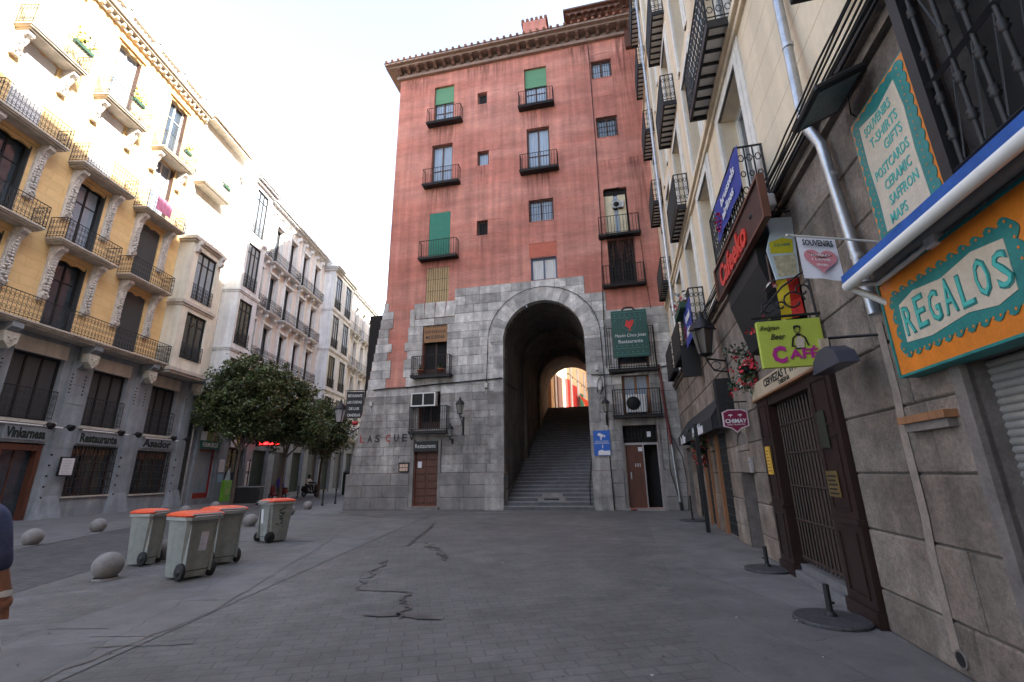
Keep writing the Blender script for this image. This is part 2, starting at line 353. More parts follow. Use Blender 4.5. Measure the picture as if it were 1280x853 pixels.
def railing(mb,x0,x1,z,d,h=.95,n=None,style=0,y0=0,m=0,step=.125):
    """balcony railing round three sides: front at y0-d"""
    yf=y0-d; w=.018
    for zz,ww in ((z+h,.03),(z+.08,.022)):
        for p,q in (((x0,y0,zz),(x0,yf,zz)),((x0,yf,zz),(x1,yf,zz)),((x1,yf,zz),(x1,y0,zz))): mb.bar(p,q,ww,m)
    def run(p,q):
        L=(Vector(q)-Vector(p)).length; k=max(1,round(L/step))
        for i in range(k+1):
            t=Vector(p).lerp(Vector(q),i/k); e=.026 if i in(0,k) else w
            mb.bar((t.x,t.y,z),(t.x,t.y,z+h),e,m)
            if style and i<k:
                c=Vector(p).lerp(Vector(q),(i+.5)/k); dr=(Vector(q)-Vector(p)).normalized()
                for zc,r in ((z+h*.80,L/k*.34),(z+h*.24,L/k*.34),(z+h*.52,L/k*.28)):
                    if style==2 and zc==z+h*.52: continue
                    ring=[(c+dr*r*cos(2*pi*j/6)+Vector((0,0,zc-c.z+ (r*1.5)*sin(2*pi*j/6)))) for j in range(7)]
                    for a,b in zip(ring,ring[1:]): mb.bar(a,b,.013,m)
    run((x0,yf,z),(x1,yf,z))
    if d>.1: run((x0,y0-.02,z),(x0,yf,z)); run((x1,y0-.02,z),(x1,yf,z))
def balcony(par,x0,x1,z,d=.45,h=.95,style=0,slabm=None,th=.14,mould=False,step=.125,name='balcony',y0=0,ironm=None):
    b=MB()
    if mould:
        b.box(x0,x1,y0-d,y0+.02,z-.07,z); b.box(x0+.05,x1-.05,y0-d+.05,y0+.018,z-.14,z-.071); b.box(x0+.13,x1-.13,y0-d+.14,y0+.016,z-.22,z-.141)
    else:
        b.box(x0,x1,y0-d,y0+.05,z-th,z-.03,0); b.box(x0-.03,x1+.03,y0-d-.03,y0+.03,z-.029,z,0)
    o=b.build(name,slabm or M_iron,par)
    r=MB(); railing(r,x0+.03,x1-.03,z,d-.03,h,style=style,step=step,y0=y0); r.build('railing',ironm or M_iron,o)
    return o
def window(par,x0,x1,z0,z1,y=.2,kind='door',leaf=2,fm=None,pm=None,rows=(),blind=None,bh=.4,bars=False,shut=None,name='window',y0=0):
    """frame mesh at recess y, with panes, blind, bars as sub-parts"""
    fm=fm or M_frame; pm=pm or M_glass; f=MB(); t=.055
    f.box(x0,x0+t,y-.05,y+.03,z0,z1); f.box(x1-t,x1,y-.05,y+.03,z0,z1); f.box(x0+t,x1-t,y-.05,y+.03,z1-t,z1); f.box(x0+t,x1-t,y-.05,y+.03,z0,z0+t*1.4)
    wx=(x1-x0-2*t)/leaf
    for i in range(leaf):
        a=x0+t+i*wx; b=a+wx; s=.045
        f.box(a+.004,a+s,y-.03,y+.02,z0+t*1.4,z1-t); f.box(b-s,b-.004,y-.03,y+.02,z0+t*1.4,z1-t)
        for rz in list(rows): f.box(a+s,b-s,y-.025,y+.015,z0+(z1-z0)*rz-.02,z0+(z1-z0)*rz+.02)
        f.box(a+s,b-s,y-.03,y+.02,z1-t-.05,z1-t-.004)
        if kind=='door': f.box(a+s,b-s,y-.028,y+.018,z0+t*1.4,z0+.35)
    o=f.build(name,fm,par)
    p=MB(); p.face([(x0+t,y+.012,z0+t),(x1-t,y+.012,z0+t),(x1-t,y+.012,z1-t),(x0+t,y+.012,z1-t)]); p.build('pane',pm,o)
    if blind:
        q=MB(); zb=z1-(z1-z0)*bh; n=max(3,int((z1-zb)/.06))
        for i in range(n):
            a=zb+(z1-zb)*i/n; q.box(x0+.02,x1-.02,y-.09,y-.07,a+.004,a+(z1-zb)/n-.004)
        q.build('blind',blind,o)
    if bars:
        q=MB(); n=max(3,int((x1-x0)/.13))
        for i in range(1,n): q.bar((x0+(x1-x0)*i/n,y0+.03,z0),(x0+(x1-x0)*i/n,y0+.03,z1),.018)
        k=3 if bars is True else bars
        for i in range(1,k): q.bar((x0,y0+.035,z0+(z1-z0)*i/k),(x1,y0+.035,z0+(z1-z0)*i/k),.02)
        q.build('grille',M_iron,o)
    if shut:
        q=MB(); sw=(x1-x0)/2
        for sx,dx in ((x0,1),(x1,-1)):
            q.box(min(sx,sx+dx*.03),max(sx,sx+dx*.03),y0-.01,y0+y-.06,z0+.02,z1-.02)
            for i in range(int((z1-z0)/.09)): q.box(min(sx+dx*.031,sx+dx*.04),max(sx+dx*.031,sx+dx*.04),y0+.01,y0+y-.09,z0+.05+i*.09,z0+.11+i*.09)
        q.build('shutter',shut,o)
    return o
# ================================================================ GROUND
def sheet(name,pts,z,m,kind='structure',label=None,cat=None):
    b=MB(); b.face([(x,y,z) for x,y in pts]); return b.build(name,m,kind=kind,label=label,cat=cat)
sheet('ground',[(-400,-300),(400,-300),(400,500),(-400,500)],-.02,mat('distant_ground',(.2,.19,.19),.9,var=.1,scale=.2))
# plaza of setts, with slab bands, the road and the far pavement
sheet('plaza_paving',[(-40,-25),(30,-25),(30,75),(-40,75)],0,M_paving)
road=[(-5.6,-20),(-6.6,2),(-7.4,7.2),(-8.1,10.6),(-9.3,16),(-10.6,22),(-11.3,28),(-12.4,36),(-13.5,75),(-18.6,75),(-18.0,36),(-15.4,25),(-13.6,16.8),(-12.6,13),(-11.5,8),(-10.6,2),(-9.5,-20)]
sheet('road',road,.004,M_road)
sheet('far_pavement',[(-22,-20),(-9.7,-20),(-10.8,2),(-11.7,8),(-12.8,13),(-13.8,16.8),(-15.6,25),(-18.2,36),(-18.8,75),(-22,75)],.005,M_slab2)
b=MB()   # flush granite kerbs along both sides of the road
def strip(pts,w,z,m=0,n=1):
    for (x0,y0),(x1,y1) in zip(pts,pts[1:]):
        d=Vector((x1-x0,y1-y0)); L=d.length; d.normalize(); nn=Vector((-d.y,d.x))*w
        k=max(1,int(L/1.05))
        for i in range(k):
            a=Vector((x0,y0))+d*(L*i/k+.006); c=Vector((x0,y0))+d*(L*(i+1)/k-.006)
            b.face([(a.x,a.y,z),(c.x,c.y,z),(c.x+nn.x,c.y+nn.y,z),(a.x+nn.x,a.y+nn.y,z)],m)
strip(road[9:],.24,.012)
b.build('kerb',M_kerb,kind='structure')
# slab bands across the plaza
sheet('slab_band',[(5.1,18.9),(4.72,17.5),(1.63,4.5),(-.8,-6),(3.2,-6),(8.3,21.6)],.004,M_slabs)
b=MB()
def band(p,q,w,z=.008):
    d=(Vector(q)-Vector(p)); L=d.length; d.normalize(); nn=Vector((-d.y,d.x))*w; t=0
    while t<L:
        s_=random.uniform(1.2,2.0); a=Vector(p)+d*(t+.008); c=Vector(p)+d*min(t+s_-.008,L)
        b.face([(a.x,a.y,z),(c.x,c.y,z),(c.x+nn.x,c.y+nn.y,z),(a.x+nn.x,a.y+nn.y,z)]); t+=s_
band((-4.55,4.2),(-4.3,20.5),.75,.006); band((-3.8,4.2),(-3.55,20.5),.78,.0065)
band((-10.6,20.8),(3.2,20.3),.9,.0085); band((-9.2,13.2),(-4.6,12.6),.7,.0105)
b.build('slab_band',M_slabs,kind='structure')
# wet marks and cracks running across the setts
b=MB()
def blotch(pts,w0,w1=None,z=.013,seed=0):
    rr=random.Random(seed); L=[];R=[]
    for i,p in enumerate(pts):
        a=Vector(pts[max(0,i-1)]); c=Vector(pts[min(len(pts)-1,i+1)]); d=(c-a).normalized(); n=Vector((-d.y,d.x)); w=(w0+(w1 if w1 is not None else w0-0)*0)*rr.uniform(.4,1.5)
        if i in (0,len(pts)-1): w*=.2
        L.append(Vector(p)+n*w); R.append(Vector(p)-n*w)
    for i in range(len(pts)-1): b.face([(L[i].x,L[i].y,z),(L[i+1].x,L[i+1].y,z),(R[i+1].x,R[i+1].y,z),(R[i].x,R[i].y,z)])
def wiggle(p,q,n,a,seed):
    rr=random.Random(seed); o=[]
    for i in range(n+1):
        t=i/n; x=p[0]+(q[0]-p[0])*t; y=p[1]+(q[1]-p[1])*t; e=a*min(1,4*t*(1-t)+.1); o.append((x+rr.uniform(-e,e),y+rr.uniform(-e*.3,e*.3)))
    return o
blotch(wiggle((-2.75,16.8),(-2.55,11.6),30,.14,3),.035,seed=3)
blotch(wiggle((-2.2,12.2),(-1.35,9.6),22,.2,4),.03,seed=4)
blotch(wiggle((-2.55,9.9),(-2.35,7.4),18,.10,5),.022,seed=5)
blotch(wiggle((-2.35,7.4),(-1.45,7.2),14,.05,15),.022,seed=6)
blotch(wiggle((-1.5,7.2),(-1.35,5.95),16,.1,7),.035,seed=7)
blotch([(-1.85,6.12),(-1.6,6.14),(-1.35,6.1),(-1.1,6.0),(-.85,5.9)],.07,seed=8)
blotch(wiggle((-4.0,4.0),(-3.78,6.3),18,.045,9),.011,seed=9)
blotch(wiggle((-3.78,6.3),(-4.9,13.5),40,.06,10),.010,seed=10)
blotch(wiggle((-4.25,5.15),(-3.2,5.25),10,.04,11),.010,seed=11)
blotch(wiggle((-5.9,19.5),(-3.1,18.9),12,.12,13),.05,seed=13)
blotch(wiggle((-9.5,21.5),(-6.3,21.2),8,.1,14),.2,seed=14)
b.build('wet_stain',M_wet,kind='structure')
b=MB(); rr=random.Random(5)   # litter: leaves, paper scraps, gum
for i in range(170):
    x=rr.uniform(-9,5.4); y=rr.uniform(3.5,20); 
    if x>3.2+.19*(y-4): continue
    s_=rr.uniform(.006,.02); a=rr.uniform(0,6); z=.017
    b.face([(x+s_*cos(a+k*1.3+rr.uniform(-.2,.2)),y+s_*sin(a+k*1.3),z+.004*(k%2)) for k in range(5)],0 if rr.random()<.8 else 1)
b.build('litter_scraps',[mat('dead_leaf',(.07,.05,.04),.9),mat('cigarette_paper',(.5,.48,.45),.9)],kind='stuff',label='small dark leaf and paper scraps scattered over the plaza paving',cat='litter')

b=MB(); rr=random.Random(77)   # old gum and darker patches trodden into the paving
for i in range(420):
    x=rr.uniform(-9,6); y=3+17*rr.random()**1.3
    if x>3.1+.24*(y-4.2): continue
    big=False; r=rr.uniform(.006,.02); z=.0150+.00001*i
    b.face([(x+r*rr.uniform(.55,1.2)*cos(k*pi/5)*(1.6 if big else 1),y+r*rr.uniform(.55,1.2)*sin(k*pi/5),z) for k in range(10)],1 if big else 0)
b.build('paving_stains',[mat('trodden_gum',(.07,.068,.068),.8),mat('greasy_patch',(.112,.108,.108),.5,var=.3,scale=9)],kind='stuff',label='dark gum spots and greasy patches trodden into the paving',cat='stain')
# ================================================================ RED BUILDING
RB=thing('red_building','tall red plaster building with grey granite base and big arched stair passage','building',FF)
AR=(-1.78,8.1,2.06)
def leftF(z): return -11.95+ (1.4*min(1,max(0,z-1.7)/9.4) if z>1.7 else 0)
def bz(z,o=.45): return 1.6+(z-1.6)*(21.8-o)/21.8
H=dict(w1=(-8.16,-6.86,bz(22.75),25.3),w2=(-8.18,-6.86,bz(18.3),20.9),w3=(-8.15,-6.87,bz(13.45),16.17),w4=(-8.2,-6.87,10.62,12.7),w5=(-8.25,-6.88,6.62,9.77),w6=(-8.3,-7.15,3.85,5.7),w7=(-8.42,-7.15,.16,3.2),
 s1=(-5.32,-4.71,23.34,24.22),s2=(-5.3,-4.6,18.94,19.93),s3=(-5.31,-4.66,14.37,15.3),
 c1=(-2.38,-1.03,bz(22.75),25.34),c2=(-2.33,-1.0,bz(18.25),20.93),c3=(-2.33,-.95,14.78,16.15),c4=(-2.3,-.9,11.33,12.62),
 d1=(1.62,2.79,23.63,24.93),d2=(1.67,2.83,19.49,20.89),d3=(1.74,2.96,bz(13.55),16.2),d4=(1.75,3.08,bz(10.72),13.19),d5=(1.8,3.2,6.3,9.0),d6=(1.9,3.13,bz(4.15),6.07),d7=(1.75,3.26,.1,3.65))
b=MB(); bands(b,leftF,4.33,[0,1.7,11.1,26.35],list(H.values()),0,.32,0,AR)
# right end, left end, back and roof deck
b.face([(4.33,0,0),(4.33,17,0),(4.33,17,26.35),(4.33,0,26.35)]); b.face([(-12,0,0),(-12,16,0),(-12,16,1.7),(-12,0,1.7)]); b.face([(-11.95,0,1.7),(-11.95,16,1.7),(-10.55,16,11.1),(-10.55,0,11.1)]); b.face([(-10.55,0,11.1),(-10.55,16,11.1),(-10.55,16,26.35),(-10.55,0,26.35)])
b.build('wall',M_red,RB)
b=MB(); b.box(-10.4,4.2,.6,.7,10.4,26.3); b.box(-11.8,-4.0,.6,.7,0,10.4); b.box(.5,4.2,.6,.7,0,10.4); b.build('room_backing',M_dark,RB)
# recessed plaster panels beside and under the small windows
b=MB()
for x0,x1,z0,z1,mm in ((-4.7,-3.95,23.36,24.2,0),(-4.59,-3.94,18.96,19.9,0),(-4.65,-3.93,14.4,15.28,0),(1.61,2.8,22.3,23.6,0),(1.62,2.79,24.96,25.4,0),(-2.37,-.88,12.66,13.45,1),(-2.3,-.98,13.5,14.75,0),(1.66,2.85,18.0,19.46,0)):
    b=MB(); b.box(x0,x1,-.012,.01,z0,z1,mm); b.box(x0,x1,-.03,0,z1,z1+.035,0); b.build('plaster_panel',[M_red,M_redpatch],RB)
# stone cladding
def Sint(a,b):
    L=leftF((a+b)/2); j=random.Random(int(a*100)).choice((0,.32))
    if b<6.35: return [(L,4.33)]
    if b<9.45: return [(L,-10.25+j*.7),(-9.12-j*.5,4.33)]
    if b<9.85: return [(L,-10.25+j*.7),(-9.12-j*.5,1.5),(3.2,4.33)]
    if b<10.75: return [(L,-10.35+j),(-9.05,1.45)]
    if b<11.15: return [(L,-10.35+j),(-6.5,.44)]
    return [(-6.5,.44)]
random.seed(3)
cs=[1.7]
while cs[-1]<11.0: cs.append(cs[-1]+random.uniform(.34,.57))
cs[-1]=11.3
b=MB(); mo=MB()
holes=[H[k] for k in ('w5','w6','w7','d5','d6','d7')]
ks=min(range(len(cs)),key=lambda i:abs(cs[i]-5.6))
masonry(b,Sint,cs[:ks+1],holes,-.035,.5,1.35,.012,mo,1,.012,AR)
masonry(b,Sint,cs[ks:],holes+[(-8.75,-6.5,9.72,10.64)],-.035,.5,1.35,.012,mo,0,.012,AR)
for k in range(4):   # flat lintel of wedge stones over the shop window
    x=-8.7+k*.55; t=(k-1.5)*.09
    b.mesh([(x+.01,-.02,9.74),(x+.54,-.02,9.74),(x+.54+t+.04,-.02,10.62),(x+.01+t,-.02,10.62),(x+.01,-.06,9.74),(x+.54,-.06,9.74),(x+.54+t+.04,-.06,10.62),(x+.01+t,-.06,10.62)],[(4,5,6,7),(0,1,5,4),(1,2,6,5),(2,3,7,6),(3,0,4,7)])
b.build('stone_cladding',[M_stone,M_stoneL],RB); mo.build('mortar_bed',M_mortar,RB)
# battered plinth of larger stones
b=MB(); mo=MB()
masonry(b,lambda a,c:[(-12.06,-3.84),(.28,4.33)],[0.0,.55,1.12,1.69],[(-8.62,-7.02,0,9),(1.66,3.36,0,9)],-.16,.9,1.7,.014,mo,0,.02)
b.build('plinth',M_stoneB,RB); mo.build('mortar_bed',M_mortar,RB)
b=MB()
b.box(-8.62,-8.42,-.13,0,0,3.3); b.box(-7.15,-7.02,-.13,0,0,3.3)
b.box(-8.62,-7.02,-.3,.3,0,.15); b.box(1.6,3.4,-.3,.3,0,.09); b.box(1.66,1.75,-.12,0,0,3.66); b.box(3.26,3.36,-.12,0,0,3.66)
b.build('door_surround',M_stoneB,RB)
# voussoir ring of the great arch
b=MB(); n=19
for k in range(n):
    a0=pi*k/n+.003; a1=pi*(k+1)/n-.003; R0,R1=2.06,2.74
    P=[(AR[0]+R*cos(a),AR[1]+R*sin(a)) for R,a in ((R0,a0),(R1,a0),(R1,(a0+a1)/2),(R1,a1),(R0,a1),(R0,(a0+a1)/2))]
    vs=[(x,-.075,z) for x,z in P]+[(x,.5,z) for x,z in P]
    b.mesh(vs,[tuple(range(5,-1,-1))]+[(i,(i+1)%6,6+(i+1)%6,6+i) for i in range(6)])
z=1.7; rj=random.Random(4)   # jamb stones returning into the passage
while z<8.1:
    z2=min(z+rj.uniform(.5,.66),8.1)
    for xs,sg in ((-3.84,-1),(.28,1)):
        wd=rj.choice((.5,.8)); x0,x1=sorted((xs,xs+sg*wd)); b.box(x0,x1,-.06,.5+rj.choice((0,.3)),z+.006,z2-.006)
    z=z2
for xs,sg in ((-3.83,-1),(.27,1)):
    x0,x1=sorted((xs,xs+sg*.9))
    for k in range(3): b.box(x0,x1,-.2,.7,.56*k,.56*k+.55)
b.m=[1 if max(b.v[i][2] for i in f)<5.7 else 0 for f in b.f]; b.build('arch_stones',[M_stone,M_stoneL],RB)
# the passage: vault, walls, inner arch, lintels
b=MB(); prof=[(.28,-.1)]+[(AR[0]+2.06*cos(pi*k/20),8.1+2.06*sin(pi*k/20)) for k in range(21)]+[(-3.84,-.1)]
for (xa,za),(xb,zb) in zip(prof,prof[1:]): b.face([(xa,.3,za),(xb,.3,zb),(xb,16,zb),(xa,16,za)])
b.build('passage_vault',M_tunnel,RB,fix=False)
for yy,r0 in ((5.2,1.9),(10.6,1.85)):
    b=MB()
    P=[(AR[0]+r0*cos(pi*k/16),8.0+r0*sin(pi*k/16)) for k in range(17)]; Q=[(AR[0]+2.3*cos(pi*k/16),8.1+2.3*sin(pi*k/16)) for k in range(17)]
    for k in range(16):
        for y in (yy,yy+.7): b.face([(P[k][0],y,P[k][1]),(P[k+1][0],y,P[k+1][1]),(Q[k+1][0],y,Q[k+1][1]),(Q[k][0],y,Q[k][1])])
        b.face([(P[k][0],yy,P[k][1]),(P[k+1][0],yy,P[k+1][1]),(P[k+1][0],yy+.7,P[k+1][1]),(P[k][0],yy+.7,P[k][1])])
    b.box(-3.84,-3.68,yy,yy+.7,0,8); b.box(.12,.28,yy,yy+.7,0,8); b.build('vault_rib',M_tunnel,RB,fix=False)
# eaves: soffit, brackets, gutter line
b=MB()
zt=26.35
b.box(-10.75,4.3,-.2,.05,zt,zt+.2); b.box(-11.15,4.3,-.62,0.05,zt+.52,zt+.66); b.box(-11.35,4.3,-.82,.3,zt+.661,zt+.8); b.box(-10.7,4.3,-.12,.04,zt+.2,zt+.52)
b.box(-11.35,-10.5,-.6,16,zt+.6,zt+.8); b.box(-10.75,-10.54,.05,16,zt,zt+.2); b.box(-11.1,-10.5,.05,16,zt+.5,zt+.6)
b.build('eave',M_eavestone,RB)
x=-10.55
while x<4.1:
    k=MB(); k.prism([(-.12,0),(-.12,.31),(-.6,.31),(-.6,.2),(-.42,.12),(-.3,.02)],x,x+.2,axis='x'); k.xf(Matrix.Translation((0,0,zt+.205))); k.build('eave_bracket',M_eave,RB); x+=.60
b=MB(); y=.4
b.box(-10.7,-10.69,-.13,-.115,zt+.2,zt+.5)
b.build('eave_back',M_dark,RB)
# tiled hipped roof, its unseen rear raised high to shade the white building
b=MB(); R0=(-11.4,4.5,-.85,16.6,zt+.82); 
rid=[(-6,9,36),(1.5,9,36)]
b.prism([(-.85,zt+.82),(.3,27.9),(3.2,31.4),(9,38.3),(14.8,38.3),(16.6,zt+.82)],-10.5,4.33,axis='x')
b.prism([(-.85,zt+.81),(3,28.85),(16.6,zt+.81)],-11.4,-10.5,axis='x')
b.build('roof',M_roof,RB)
b=MB()
for i in range(38):   # ends of the roof tiles above the gutter
    x=-11.2+i*.41; b.tube([(x,-.9,zt+.84),(x,-.1,zt+1.1)],.09,7)
b.build('roof_tiles',M_roof,RB)
# chimney stack

b=MB(); b.box(-2.6,-1.05,1.3,2.3,27,30.75); c=b.build('chimney',M_red,RB)
k=MB(); k.box(-2.72,-.93,1.4,2.6,30.75,30.85)
for i in range(6): k.tube([(-2.6+i*.31,1.3,30.92),(-2.6+i*.31,2.7,31.1)],.11,7)
for i in range(3): k.box(-2.46+i*.45,-2.14+i*.45,1.48,1.51,30.3,30.6,1)
k.build('chimney_cap',[M_roof,M_dark],c)
# penthouse storey at the right
b=MB(); b.box(.75,4.3,1.4,6,27,30.3); ph=b.build('penthouse',M_red,RB)
b=MB(); b.box(.15,4.35,.75,6.4,30.3,30.42); b.box(.3,4.35,.95,6.2,30.12,30.3); b.box(.5,4.35,1.15,1.39,29.9,30.12)
for i in range(10): b.box(.45+i*.42,.6+i*.42,.85,1.3,29.93,30.1)
b.build('penthouse_eave',M_eave,ph)
b=MB(); b.box(1.6,3.1,1.36,1.39,29.0,29.85)
for i in range(12): b.box(1.63+i*.125,1.69+i*.125,1.3,1.36,29.0,29.85,1)
b.build('louvre',[M_dark,M_wood],ph)
# rain runs and grime below the balconies, sills and eaves
def runmat():
    m=bpy.data.materials.new('rain_run'); m.use_nodes=True; n=m.node_tree.nodes; l=m.node_tree.links; b=n['Principled BSDF']; b.inputs['Base Color'].default_value=(.17,.075,.06,1); b.inputs['Roughness'].default_value=.95
    tc=n.new('ShaderNodeTexCoord'); mp=n.new('ShaderNodeMapping'); mp.inputs['Scale'].default_value=(5,1,.35); l.new(tc.outputs['Object'],mp.inputs[0]); nz=n.new('ShaderNodeTexNoise'); nz.inputs['Scale'].default_value=1.5; nz.inputs['Detail'].default_value=6; l.new(mp.outputs[0],nz.inputs[0])
    uv=n.new('ShaderNodeUVMap'); sp=n.new('ShaderNodeSeparateXYZ'); l.new(uv.outputs[0],sp.inputs[0])
    mr=n.new('ShaderNodeMapRange'); mr.inputs['From Min'].default_value=.42; mr.inputs['From Max'].default_value=.72; mr.inputs['To Max'].default_value=.75; l.new(nz.outputs[0],mr.inputs[0])
    mu=n.new('ShaderNodeMath'); mu.operation='MULTIPLY'; l.new(mr.outputs[0],mu.inputs[0]); l.new(sp.outputs['Y'],mu.inputs[1])
    ed=n.new('ShaderNodeMath'); ed.operation='PINGPONG'; ed.inputs[1].default_value=.5; l.new(sp.outputs['X'],ed.inputs[0]); e2=n.new('ShaderNodeMath'); e2.operation='MULTIPLY'; e2.inputs[1].default_value=4; e2.use_clamp=True; l.new(ed.outputs[0],e2.inputs[0])
    m3=n.new('ShaderNodeMath'); m3.operation='MULTIPLY'; l.new(mu.outputs[0],m3.inputs[0]); l.new(e2.outputs[0],m3.inputs[1]); l.new(m3.outputs[0],b.inputs['Alpha']); return m
b=MB(); runs=[]
for x0,x1,zt_,h in ((-8.7,-6.4,22.2,2.0),(-8.7,-6.4,17.8,1.8),(-8.7,-6.5,13.1,1.5),(-2.8,-.7,22.2,1.9),(-2.8,-.6,17.8,1.9),(1.5,3.4,13.1,1.6),(-5.5,-4.5,23.3,1.4),(-5.5,-4.5,18.9,1.4),(-5.5,-4.5,14.3,1.5),(-2.5,-.8,14.7,1.6),(1.5,3.0,23.5,2.2),(1.5,3.0,19.4,2.4),(-2.4,-.7,11.3,.5),(-10.4,-8.2,26.3,2.2),(-6.5,-3,26.3,1.6),(0,2,26.3,2.0),(2.8,4.3,26.3,9.0),(3.1,4.3,18,6)):
    runs.append((x0,x1,zt_-h,zt_))
M_run=runmat()
for i,(x0,x1,z0,z1) in enumerate(runs):
    b=MB(); b.face([(x0,-.006-.0004*i,z0),(x1,-.006-.0004*i,z0),(x1,-.006-.0004*i,z1),(x0,-.006-.0004*i,z1)])
    ro=b.build('rain_stain',M_run,RB,fix=False); ul=ro.data.uv_layers.new(name='UVMap')
    for li,uvv in zip(ro.data.polygons[0].loop_indices,((0,0),(1,0),(1,1),(0,1))): ul.data[li].uv=uvv
# windows
W=lambda k,**a: window(RB,*H[k],**a)
W('w1',y=.22,pm=M_glassblue,blind=M_greenblind,bh=.42,rows=(.35,.7)); W('w2',y=.22,pm=M_glassblue,rows=(.4,)); W('w3',y=.1,fm=M_green,pm=M_green,blind=M_green,bh=1.0,leaf=1); W('w4',y=.12,fm=M_tanblind,pm=M_tanblind,blind=mat('tan_slatted_blind',(.50,.36,.19),.8,var=.1),bh=1.0,leaf=1,bars=True)
W('c1',y=.22,pm=M_glassblue,blind=M_greenblind,bh=.45,rows=(.4,)); W('c2',y=.22,pm=M_glassblue,rows=(.4,)); W('c3',y=.2,kind='w',pm=M_glassblue,bars=True); W('c4',y=.16,kind='w',fm=col('blue_grey_frame',(.10,.13,.2),rough=.5),pm=M_curtain)
W('s1',y=.22,kind='w',leaf=1,pm=M_dark); W('s2',y=.22,kind='w',leaf=1,pm=M_glassblue); W('s3',y=.22,kind='w',leaf=1,bars=True,pm=M_dark)
W('d1',y=.2,kind='w',pm=M_glassblue,bars=3); W('d2',y=.2,kind='w',pm=M_glass,bars=4); W('d4',y=.25,bars=12,pm=M_dark,fm=M_wooddk); W('d5',y=.2,pm=M_glass)
W('w5',y=.28,fm=M_wooddk,pm=M_dark); W('w6',y=.25,fm=M_wooddk,pm=M_dark,bars=3); W('d6',y=.2,fm=M_woodlt,pm=M_glassblue,rows=(.45,))
# beige door with a narrow pane on the fourth floor
x0,x1,z0,z1=H['d3']; b=MB(); b.box(x0,x0+.22,.16,.22,z0,z1-.35); b.box(x0+.22,x0+.5,.1,.16,z0,z1-.4); b.box(x1-.5,x1-.1,.1,.16,z0,z1-.4); b.box(x0,x1,.18,.24,z1-.4,z1,1); o=b.build('window',[col('beige_shutter',(.62,.55,.38)),M_dark],RB)
b=MB(); b.box(x0+.5,x1-.5,.14,.17,z0+.3,z1-.42); b.box(x0+.5,x1-.5,.139,.171,z0,z0+.3,1); b.build('pane',[M_glassblue,M_frame],o)
b=MB(); b.box(x0+.05,x1-.35,-.02,.2,z1-.02,z1+.0); b.build('lintel',M_wooddk,o)
# the balconies
for x0,x1,z in ((-8.67,-6.42,22.75),(-8.75,-6.48,18.3),(-8.79,-6.5,13.45),(-2.8,-.68,22.75),(-2.8,-.6,18.25),(1.35,3.47,13.55),(1.4,3.48,10.72)):
    a,zz=KF(x0,z,.45); c,_=KF(x1,z,.45); balcony(RB,a,c,zz,.42,1.02,th=.1,step=.15)
for x0,x1,z,h in ((-8.9,-6.72,6.65,1.0),(-8.86,-6.8,3.75,1.2),(1.35,3.6,6.35,2.0),(1.4,3.6,4.16,1.15)):
    a,zz=KF(x0,z,.5); c,_=KF(x1,z,.5); balcony(RB,a,c,zz,.48,h,th=.13,step=.11)
# doors
x0,x1,z0,z1=H['w7']; b=MB(); b.box(x0,x1,.1,.16,.16,2.72)
for i in range(7):
    for j in range(2): b.cbox(x0+.07+j*.61,x0+.58+j*.61,.07,.105,.3+i*.34,.58+i*.34,.015)
d=b.build('door',M_wood,RB); b=MB(); b.box(x0+.15,x0+.36,.06,.069,1.95,2.25); b.build('notice',M_paper,d); b=MB(); b.ball((x1-.12,.05,1.2),.03,8,6); b.build('handle',M_steel,d)
x0,x1,z0,z1=H['d7']; b=MB(); b.box(x0,x0+.06,.05,.14,.1,2.83); b.box(x1-.06,x1,.05,.14,.1,2.83); b.box(x0,x1,.05,.14,2.78,2.88); b.box(x0+.82,x0+.87,.05,.14,.1,2.78); f=b.build('door_frame',M_steel,RB)
b=MB(); b.box(x0+.06,x0+.82,.09,.12,.12,2.78); d=b.build('door',M_wood,RB); b=MB(); b.box(x0+.62,x0+.8,.08,.088,2.5,2.68); text('101',b,x0+.55,1.9,.22,.16,.085,.004); b.build('house_number',M_paper,d)
b=MB(); b.box(x0+.2,x0+.26,.02,.09,1.3,1.6); b.build('handle',M_steel,d)
b=MB(); b.box(x0+.87,x1-.06,1.2,1.25,.1,2.78); b.build('hallway',M_dark,RB)
b=MB(); b.box(x0,x1,.16,.2,2.88,z1,1)
for i in range(10): b.bar((x0+.08+i*.155,.06,2.9),(x0+.08+i*.155,.06,z1),.03)
for zz in (3.05,3.5): b.bar((x0,.06,zz),(x1,.06,zz),.03)
b.box(x1-.45,x1-.28,.02,.04,3.12,3.36,2); b.build('transom_grille',[M_iron,M_dark,M_paper],RB)

# the stair and the square it climbs to
b=MB(); n=39; rise=6.8/n; run=.42
for k in range(n):
    y0=-.28+k*run; b.box(-3.83,.27,y0,y0+run+.002,-.1+k*rise*0,(k+1)*rise-.03,0); b.cbox(-3.83,.27,y0-.03,y0+run,(k+1)*rise-.045,(k+1)*rise,.008,1)
st=b.build('steps',[mat('step_riser',(.13,.125,.13),.85,var=.2,scale=3),mat('step_tread',(.20,.195,.20),.75,var=.22,scale=3,bump=.04)],kind='structure',mw=FF)
b=MB(); b.box(-2.35,-1.05,.505,.53,.34,.515); b.box(-2.35,-1.05,.505,.95,.523,.53); b.box(-2.2,-1.25,.925,.95,.53,.69); b.box(-2.05,-1.35,.50,.504,.40,.47,1); b.build('drain_slab',[M_stoneB,M_black],kind='structure',mw=FF)
b=MB(); b.box(-14,12,16.05,60,6.0,6.78); b.build('upper_square',M_paving,kind='structure',mw=FF)
ar=thing('arcade_building','cream arcade building seen at the top of the stair passage','building',at(FF,0,16.2,6.78))
M_arc=mat('cream_arcade_plaster',(.78,.58,.33),.85,var=.1,scale=1)
